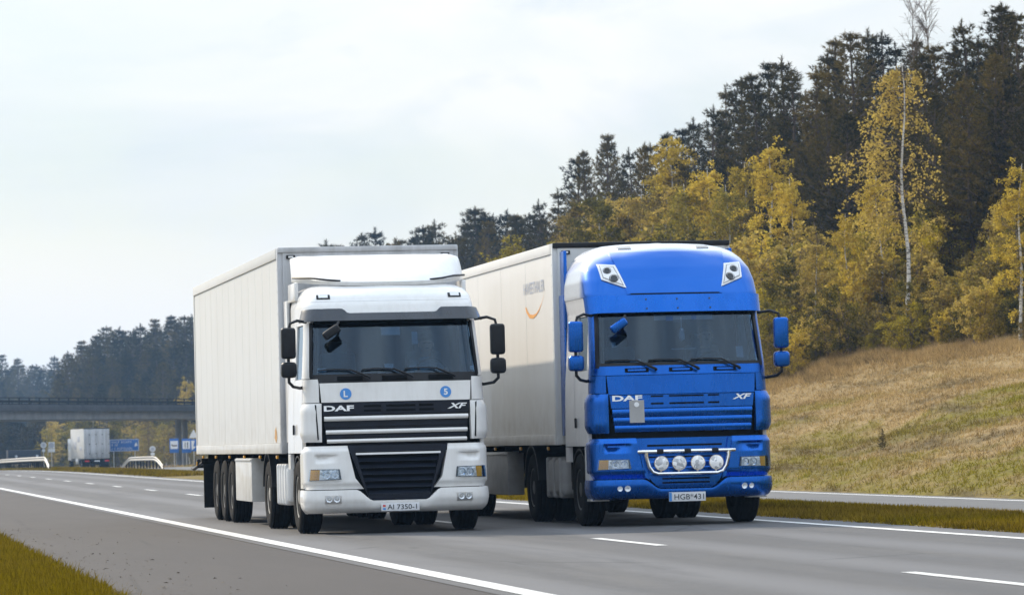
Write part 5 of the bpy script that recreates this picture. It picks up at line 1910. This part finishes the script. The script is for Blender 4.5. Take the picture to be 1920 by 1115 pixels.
for k in range(34):
    px = 85 + (k % 17) * 17.5 + vr.uniform(-6, 6)
    Y = 500 + vr.uniform(-15, 25) + (30 if k > 16 else 0)
    far_plant(px, vr.uniform(775, 815), Y, [BIRCHES[4], BIRCHES[3], BUSHES[0], BIRCHES[5], BUSHES[3]][k % 5], 'autumn_tree', ('far yellow brown tree seen under the overpass, %s row, %s from the left' % ('front' if k < 17 else 'rear', ORD[k % 17])), 'tree', 'autumn trees seen under the overpass', 1.5)
far_plant(347, 710, 545, BIRCHES[0], 'autumn_tree', 'orange birch peak above the overpass railing beside the white trailer', 'tree', None, 1.0)
for k in range(8):
    far_plant(-15 + k * 13, vr.uniform(770, 800), 520 + vr.uniform(-10, 20), PINES[k % 6], 'pine_tree', ('dark wide pine under the left end of the overpass, %s from the left' % ORD[k]), 'pine tree', 'dark pines under the left end of the overpass', 2.2)

# grass
def grass_leaf(name, green, tan):
    t = NT(name)
    n1 = zone(t)
    n2 = t.noise(0.9, 6, 0.65, t.world_pos((1, 0.5, 1)))
    g = t.n('ShaderNodeNewGeometry')
    c = t.mix(t.ramp(n1, 0.46, 0.54), green, tan)
    c = t.mix(t.ramp(n2, 0.45, 0.70), c, tuple(x * 0.8 for x in tan))
    c = t.mix(streaks(t), c, tuple(x * 0.38 for x in tan))
    lo = t.mix(1.0, c, (0.45, 0.43, 0.40), 'MULTIPLY')
    hi = t.mix(1.0, c, (1.30, 1.28, 1.25), 'MULTIPLY')
    c = t.mix(g.outputs['Random Per Island'], lo, hi)
    d = t.n('ShaderNodeBsdfDiffuse')
    tr = t.n('ShaderNodeBsdfTranslucent')
    mx = t.n('ShaderNodeMixShader')
    mx.inputs[0].default_value = 0.3
    t.l(c, d.inputs['Color'])
    t.l(c, tr.inputs['Color'])
    t.l(d.outputs[0], mx.inputs[1])
    t.l(tr.outputs[0], mx.inputs[2])
    t.l(mx.outputs[0], t.out.inputs['Surface'])
    return t.m
M['slopegrass'] = grass_leaf('slope_grass_blades', (0.25, 0.215, 0.024), (0.44, 0.315, 0.145))
M['vergegrass'] = grass_leaf('verge_grass_blades', (0.17, 0.13, 0.006), (0.24, 0.17, 0.02))
grng = np.random.RandomState(21)
def grass(name, X, Y, n, hmin, hmax, w, spread, mat, label):
    Z = ground_z(X, Y)
    C = np.stack([X, Y, Z - 0.01], 1)
    D = np.tile(np.array([[0.0, 0.0, 1.0]]), (len(X), 1)) + grng.normal(0, 0.15, (len(X), 3))
    v, f = blades(grng, C, D, n, hmin, hmax, w, spread)
    j = np.repeat(grng.normal(0, 0.05, (len(X) * n, 2)), 3, 0)
    v[:, 0] += j[:, 0]
    v[:, 1] += j[:, 1]
    o = np_mesh(name, v, f, mat)
    o['kind'] = 'stuff'
    o['label'] = label
    o['category'] = 'grass'
    return o
n = 52000
U = grng.uniform(0, 1, n)
Xg = 21.4 + 17.5 * grng.uniform(0, 1, n) ** 0.9
Yg = 58 + 125 * U ** 1.25
grass('slope_grass', Xg, Yg, 6, 0.04, 0.16, 0.011, 0.55, M['slopegrass'], 'dry yellow and tan grass covering the slope')
n = 9000
pg = grng.uniform(1420, 1960, n)
Xg = np.interp(pg, [1440, 1560, 1700, 1920], [33.6, 35.2, 36.8, 38.4]) + grng.normal(0.2, 0.6, n)
Yg = Xg * CAM_F / (pg + 311.0)
grass('tall_grass', Xg, Yg, 7, 0.12, 0.42, 0.011, 0.45, M['slopegrass'], 'tall dry grass along the foot of the trees')
n = 30000
Yg = 44 + 70 * grng.uniform(0, 1, n) ** 1.2
Xg = 13.38 + 3.45 * grng.uniform(0, 1, n)
grass('median_grass', Xg, Yg, 6, 0.03, 0.13, 0.011, 0.5, M['vergegrass'], 'yellow green grass on the strip between the roads')
n = 16000
Yg = 170 + 260 * grng.uniform(0, 1, n) ** 1.2
Xg = 13.45 + 3.3 * grng.uniform(0, 1, n)
grass('median_grass', Xg, Yg, 5, 0.08, 0.25, 0.03, 0.5, M['vergegrass'], 'far yellow grass on the strip between the roads')
n = 26000
Yg = 31 + 34 * grng.uniform(0, 1, n)
Xg = 2.42 - 3.4 * grng.uniform(0, 1, n) ** 1.4 + grng.normal(0, 0.10, n)
grass('verge_grass', Xg, Yg, 8, 0.05, 0.17, 0.008, 0.6, M['vergegrass'], 'mossy yellow green grass at the near road edge')
n = 4500
Yg = 200 + 260 * grng.uniform(0, 1, n)
Xg = 22 + 26 * grng.uniform(0, 1, n)
Xk = opp_out(Yg) + 0.3
keep = Xg > Xk
grass('far_grass', Xg[keep], Yg[keep], 5, 0.1, 0.35, 0.04, 0.5, M['slopegrass'], 'pale dry grass round the far signs')
# sapling on the slope
sp_loc = None
p = ray_at(1655, 845, 77)
Ys = 74.0
Xs_ = ray_at(1655, 845, Ys).x
for _ in range(30):
    q = ray_at(1655, 848, Ys)
    if q.z > gz(q.x, Ys):
        Ys += 1.0
    else:
        break
q = ray_at(1655, 848, Ys)
o = plant('sapling', PINES[0], (q.x, Ys, gz(q.x, Ys) - 0.03), 0.55, sxy=1.1)
tag(o, 'single tiny conifer sapling on the lower grass slope', 'sapling')

# fallen leaves and crumbs blown onto the shoulder
n = 420
Yd = 31 + 34 * grng.uniform(0, 1, n)
Xd = 2.3 + np.abs(grng.normal(0, 0.75, n))
Cd = np.stack([Xd, Yd, np.full(n, 0.012)], 1)
v, f = leaves(grng, Cd, 0.02, 0.06)
v[:, 2] = 0.004 + np.abs(v[:, 2] - 0.012) * 0.5
o = np_mesh('fallen_leaves', v, f, M['tanleaf_dry'])
o['kind'] = 'stuff'
o['label'] = 'dark dry leaves and crumbs scattered along the shoulder edge'
# ------------------------------------------------------------------ overpass
br = empty('overpass', (28.0, 428.0, 0), math.atan2(50, 24))
tag(br, 'grey concrete road overpass crossing behind the white lorry', 'bridge')
zb_, zt_ = 4.32, 5.15
g = MB(); g.box((0, 0, (zb_ + zt_) / 2), (190, 9.6, zt_ - zb_), 0.03); g.build('girder', M['concrete'], br)
g = MB(); g.box((0, 0, zt_ + 0.09), (190, 10.6, 0.18), 0.02); g.build('deck', M['concretedark'], br)
for s in (-1, 1):
    g = MB(); g.box((0, s * 5.2, zt_ + 0.40), (190, 0.12, 0.42), 0.02); g.build('parapet', M['concretedark'], br)
    rail = MB()
    rail.box((0, s * 5.2, zt_ + 1.28), (190, 0.09, 0.09), 0.01); rail.build('top_rail', M['frame'], br)
    rail = MB()
    rail.box((0, s * 5.2, zt_ + 0.92), (190, 0.06, 0.22), 0.01); rail.build('guard_rail', M['galv_dark'] if 'galv_dark' in M else M['frame'], br)
    for k in range(75):
        x = -92.5 + k * 2.5
        if k == 0:
            pm = MB(); pm.box((0, 0, 0), (0.10, 0.10, 1.10), 0.01)
            po = pm.build('rail_post', M['frame'], br)
            pme = po.data
        else:
            po = link_mesh('rail_post', pme, br)
        po.location = (x, s * 5.2, zt_ + 0.74)
for (px, dy) in ((335.5, -3.2), (347.5, 3.4)):
    Yp = 447 if dy < 0 else 456
    q = ray_at(px, 860, Yp)
    loc = br.matrix_world
    c = math.cos(-br.rotation_euler.z); s_ = math.sin(-br.rotation_euler.z)
    dx, dyy = q.x - 28.0, Yp - 428.0
    lx, ly = c * dx - s_ * dyy, s_ * dx + c * dyy
    m = MB(); m.lathe([(0.34, -1.6), (0.34, zb_)], (lx, ly, 0), 'z', 20); m.build('pillar', M['concrete'], br)

# ------------------------------------------------------------------ far box lorry seen from behind
q = ray_at(182, 860, 385)
fl = empty('box_truck', (q.x, 385, gz(24.5, 385) if False else float(fall(385)) - 0.1), 0.10)
tag(fl, 'distant white box truck seen from behind on the opposite road', 'truck')
b = MB(); b.box((0, 4.0, 2.45), (2.46, 8.0, 2.85), 0.03); b.build('cargo_box', M['trailer_white'], fl)
for k in range(4):
    d = MB(); d.box((-0.92 + k * 0.613, -0.035, 2.45), (0.595, 0.05, 2.72), 0.012); dd = d.build('rear_door', M['trailer_grey'], fl)
    r = MB(); r.tube([(-0.92 + k * 0.613 + (0.2 if k % 2 else -0.2), -0.09, 1.2), (-0.92 + k * 0.613 + (0.2 if k % 2 else -0.2), -0.09, 3.7)], 0.02, 5); r.build('lock_rod', M['alu'], dd)
    for z in (1.5, 2.4, 3.3):
        h = MB(); h.box((-0.92 + k * 0.613 + 0.22, -0.08, z), (0.12, 0.04, 0.07), 0.01); h.build('hinge', M['black'], dd)
d = MB(); d.box((0, -0.02, 3.90), (2.5, 0.10, 0.10), 0.02); d.build('rear_header', M['black'], fl)
d = MB(); d.box((0, 0.1, 0.92), (2.4, 0.2, 0.18), 0.02); d.box((0, 0.2, 0.55), (2.3, 0.14, 0.16), 0.02); d.box((0, 4, 0.75), (0.9, 7.6, 0.3)); d.build('chassis_frame', M['frame'], fl)
for x in (-0.95, 0.95):
    d = MB(); d.box((x, -0.02, 0.80), (0.42, 0.06, 0.14), 0.02); d.build('tail_lamp', M['red'], fl)
    d = MB(); d.box((x, 0.6, 0.55), (0.55, 0.03, 0.7), 0.01); d.build('mudflap', M['rubber'], fl)
d = MB(); d.box((0, -0.02, 0.80), (0.52, 0.04, 0.12), 0.01); d.build('number_plate', M['platewhite'], fl)
for (y, zc, h_) in ((3.2, 2.9, 0.5), (5.2, 2.3, 0.7), (2.0, 2.0, 0.35)):
    d = MB(); d.box((-1.235, y, zc), (0.012, 1.4, h_), 0.004); d.build('side_print', M['pale_print'] if 'pale_print' in M else M['greyprint'], fl)
c = MB(); c.box((0, 9.1, 1.9), (2.4, 1.9, 2.2), 0.12, seg=3); c.build('cab', M['white'], fl)
for s in (-1, 1):
    c = MB(); c.box((s * 1.42, 9.7, 2.2), (0.18, 0.14, 0.5), 0.04); c.tube([(s * 1.15, 9.7, 2.4), (s * 1.4, 9.7, 2.4)], 0.02, 5); c.build('mirror', M['black'], fl)
    d = MB(); d.box((s * 1.16, 4.6, 0.78), (0.10, 1.6, 0.5), 0.02); d.build('side_box', M['alu'], fl)
    for y in (1.9, 9.0):
        wheel(fl, s * 1.2, y, s, dual=(y < 5))

# ------------------------------------------------------------------ low dark trailer behind the rail
q = ray_at(46, 855, 372)
lt = empty('low_trailer', (q.x, 372, float(fall(372)) - 0.1))
tag(lt, 'low dark navy covered trailer behind the left guard rail', 'trailer')
b = MB(); b.box((0, 1.9, 1.43), (3.0, 3.8, 1.0), 0.05); b.build('cover', M['tarpdark'], lt)
b = MB(); b.box((0, 1.9, 0.85), (2.9, 3.7, 0.14), 0.02); b.build('bed', M['frame'], lt)
for x in (-0.75, 1.15):
    d = MB(); d.lathe([(0.0, -0.03), (0.10, -0.02), (0.12, 0.0), (0.12, 0.03)], (x, -0.02, 1.35), 'y', 14); d.build('round_lamp', M['greyprint'], lt)
for s in (-1, 1):
    wheel(lt, s * 1.45, 1.9, s, 'rim_dark', z=0.5)

# ------------------------------------------------------------------ guard rails
def guard_rail(X, Y0, Y1, z0, label, near_drop=6.0, far_drop=6.0):
    o = empty('guard_rail', (X, Y0, 0))
    tag(o, label, 'guard rail', 'guard rails beside the far road')
    L = Y1 - Y0
    def zt(y):
        a = min(1, max(0.0, y / near_drop)) if near_drop else 1
        b_ = min(1, max(0.0, (L - y) / far_drop)) if far_drop else 1
        k = min(math.sin(a * math.pi / 2), math.sin(b_ * math.pi / 2))
        return float(fall(Y0 + y)) + z0 + 0.08 + 0.64 * k
    prof = [(0.0, -0.155), (0.045, -0.12), (0.045, -0.06), (0.0, -0.02), (0.0, 0.02), (0.045, 0.06), (0.045, 0.12), (0.0, 0.155)]
    n_ = int(L / 1.0) + 1
    v, f = [], []
    for i in range(n_ + 1):
        y = L * i / n_
        for (dx, dz) in prof:
            v.append((-dx - 0.04, y, zt(y) + dz))
        for (dx, dz) in prof:
            v.append((-dx - 0.034, y, zt(y) + dz))
    P2 = len(prof)
    for i in range(n_):
        for k in range(P2 - 1):
            a = i * 2 * P2 + k
            f.append((a, a + 1, a + 1 + 2 * P2, a + 2 * P2))
            f.append((a + P2, a + P2 + 2 * P2, a + P2 + 1 + 2 * P2, a + P2 + 1))
    make('rail_beam', v, f, M['railpaint'], o)
    pme = None
    y = 1.0
    while y < L:
        h = zt(y) - (float(fall(Y0 + y)) + z0)
        pm = MB(); pm.box((0.05, y, float(fall(Y0 + y)) + z0 + h / 2 - 0.1), (0.09, 0.12, h + 0.2), 0.01)
        pm.build('rail_post', M['frame'], o)
        y += 3.0
    return o
M['railpaint'] = plain('pale_rail_zinc', (0.27, 0.265, 0.25), 0.45, 0.2, var=0.15)
guard_rail(13.85, 268, 420, 0.05, 'long pale guard rail at the left edge in front of the dark trailer', 7.0, 0)
guard_rail(22.0, 276, 316, -0.1, 'short pale guard rail bowed down at both ends right of the distant truck', 9.0, 10.0)

# ------------------------------------------------------------------ road signs
def post_sign(name, px, py, Y, label, cat, builder, group=None, posts=(0,)):
    q = ray_at(px, py, Y)
    g_ = gz(q.x, Y)
    o = empty(name, (q.x, Y, g_))
    tag(o, label, cat, group)
    h = q.z - g_
    for x in posts:
        m = MB(); m.tube([(x, 0.05, -0.3), (x, 0.05, h)], 0.04, 8); m.build('post', M['galv'], o)
    builder(o, h)
    return o
def board(o, x, z, w, h, mat, name='board', y=0.0, bev=0.03):
    m = MB(); m.box((x, y, z), (w, 0.04, h), 0.006); return m.build(name, mat, o)
def direction(o, h):
    w_, h_ = 3.05, 1.26
    b = board(o, 0, h, w_, h_, M['signblue'])
    e = MB()
    for (x, z, a, c) in ((0, h_ / 2 - .05, w_ - .06, .04), (0, -h_ / 2 + .05, w_ - .06, .04), (-w_ / 2 + .05, 0, .04, h_ - .06), (w_ / 2 - .05, 0, .04, h_ - .06)):
        e.box((x, -0.024, h + z), (a, 0.008, c))
    e.build('border', M['signwhite'], b)
    lr = random.Random(9)
    for (x0_, x1_, zz) in ((-1.3, 0.75, 0.33), (-1.3, -0.55, 0.0), (-1.3, 0.85, -0.36)):
        x = x0_
        while x < x1_:
            w1 = lr.uniform(0.08, 0.16)
            s_ = MB()
            s_.box((x + w1 * 0.2, -0.024, h + zz), (w1 * 0.3, 0.008, 0.22))
            s_.box((x + w1 * 0.55, -0.024, h + zz + lr.choice((0.09, 0.0, -0.09))), (w1 * 0.6, 0.008, 0.045))
            s_.build('sign_letter', M['signwhite'], b)
            x += w1 + lr.choice((0.06, 0.06, 0.06, 0.2))
    m = MB(); m.add([(1.05, -0.026, h - 0.2), (1.38, -0.026, h - 0.05), (1.25, -0.026, h + 0.28), (1.10, -0.026, h + 0.1)], [(0, 1, 2, 3)]); m.build('arrow', M['signwhite'], b)
post_sign('direction_sign', 233, 834, 420, 'wide blue direction sign with white lettering right of the distant truck', 'road sign', direction, None, (-1.1, 1.1))
def service(picto):
    def f(o, h):
        b = board(o, 0, h, 0.92, 1.42, M['signblue'])
        w = MB(); w.box((0, -0.024, h + 0.08), (0.76, 0.008, 0.80)); w.build('white_field', M['signwhite'], b)
        m = MB()
        if picto == 'bed':
            m.box((0.05, -0.032, h + 0.0), (0.5, 0.008, 0.12)); m.box((-0.22, -0.032, h + 0.09), (0.12, 0.008, 0.10))
        else:
            m.box((-0.12, -0.032, h + 0.06), (0.06, 0.008, 0.6)); m.box((0.12, -0.032, h + 0.06), (0.08, 0.008, 0.6))
        m.build('pictogram', M['ink'] if picto != 'bed' else M['pinebark'], b)
    return f
post_sign('service_sign', 326.5, 835, 405, 'blue roadside service sign with a bed like symbol left of the bridge pillars', 'road sign', service('bed'), 'blue service signs by the pillars')
post_sign('service_sign', 349.5, 835, 404, 'blue roadside service sign with two upright bars in front of the bridge pillar', 'road sign', service('fork'), 'blue service signs by the pillars')
def arrow_sign(o, h):
    b = board(o, 0, h, 0.75, 1.2, M['signblue'])
    m = MB(); m.add([(-0.25, -0.026, h + 0.45), (0.1, -0.026, h + 0.45), (-0.05, -0.026, h - 0.1), (0.2, -0.026, h - 0.15), (-0.2, -0.026, h - 0.5), (-0.25, -0.026, h - 0.1)], [(0, 1, 2, 3, 4, 5)]); m.build('arrow', M['signwhite'], b)
post_sign('service_sign', 363.5, 834, 403, 'blue sign with a white slanted mark half hidden behind the white trailer', 'road sign', arrow_sign, 'blue service signs by the pillars')
def round_sign(num, plate_w):
    def f(o, h):
        for r, y, mt, nm in ((0.30, 0.0, 'platewhite', 'disc'), (0.16, -0.022, 'greyprint', 'symbol')):
            m = MB(); m.lathe([(0.0, -0.012), (r, -0.012), (r, 0.012), (0, 0.012)], (0, y, h), 'y', 24); p_ = m.build(nm, M[mt], o)
        board(o, 0, h - 0.52, plate_w, 0.26, M['signwhite'], 'plate')
    return f
post_sign('round_sign', 286, 841, 400, 'small round sign with a plate below, between the bowed guard rail and pillars', 'road sign', round_sign('', 0.4), 'small round signs')
post_sign('round_sign', 81.5, 834, 400, 'small round sign left of its neighbour, above the dark trailer end', 'road sign', round_sign('', 0.3), 'small round signs')
def square_sign(o, h):
    board(o, 0, h, 0.62, 0.62, M['signwhite'])
    m = MB(); m.lathe([(0.0, -0.012), (0.26, -0.012), (0.26, 0.0)], (0, -0.025, h), 'y', 24); m.build('disc', M['greyprint'], o)
    board(o, 0, h - 0.52, 0.66, 0.34, M['signwhite'], 'plate')
post_sign('square_sign', 96.5, 834, 402, 'small pale square sign with a plate, left of the distant truck', 'road sign', square_sign)
def tri_sign(o, h):
    m = MB(); m.prism([(-0.5, h - 0.4), (0.5, h - 0.4), (0.0, h + 0.47)], 0.0, 0.03); m.build('board', M['signwhite'], o)
post_sign('triangle_sign', 363, 813, 412, 'pale triangular sign half hidden behind the white trailer', 'road sign', tri_sign)

# ------------------------------------------------------------------ air
hz = MB()
hz.box((0, 1150, 18.0), (3100, 3140, 42.5))
hm = NT('haze_air')
pv = hm.n('ShaderNodeVolumePrincipled')
pv.inputs['Color'].default_value = (0.36, 0.62, 1.0, 1)
pv.inputs['Density'].default_value = 0.00018
pv.inputs['Anisotropy'].default_value = 0.3
hm.l(pv.outputs[0], hm.out.inputs['Volume'])
haze = hz.build('haze', hm.m, None, smooth=False)
haze['kind'] = 'stuff'
haze['label'] = 'pale autumn haze lying over the whole valley'
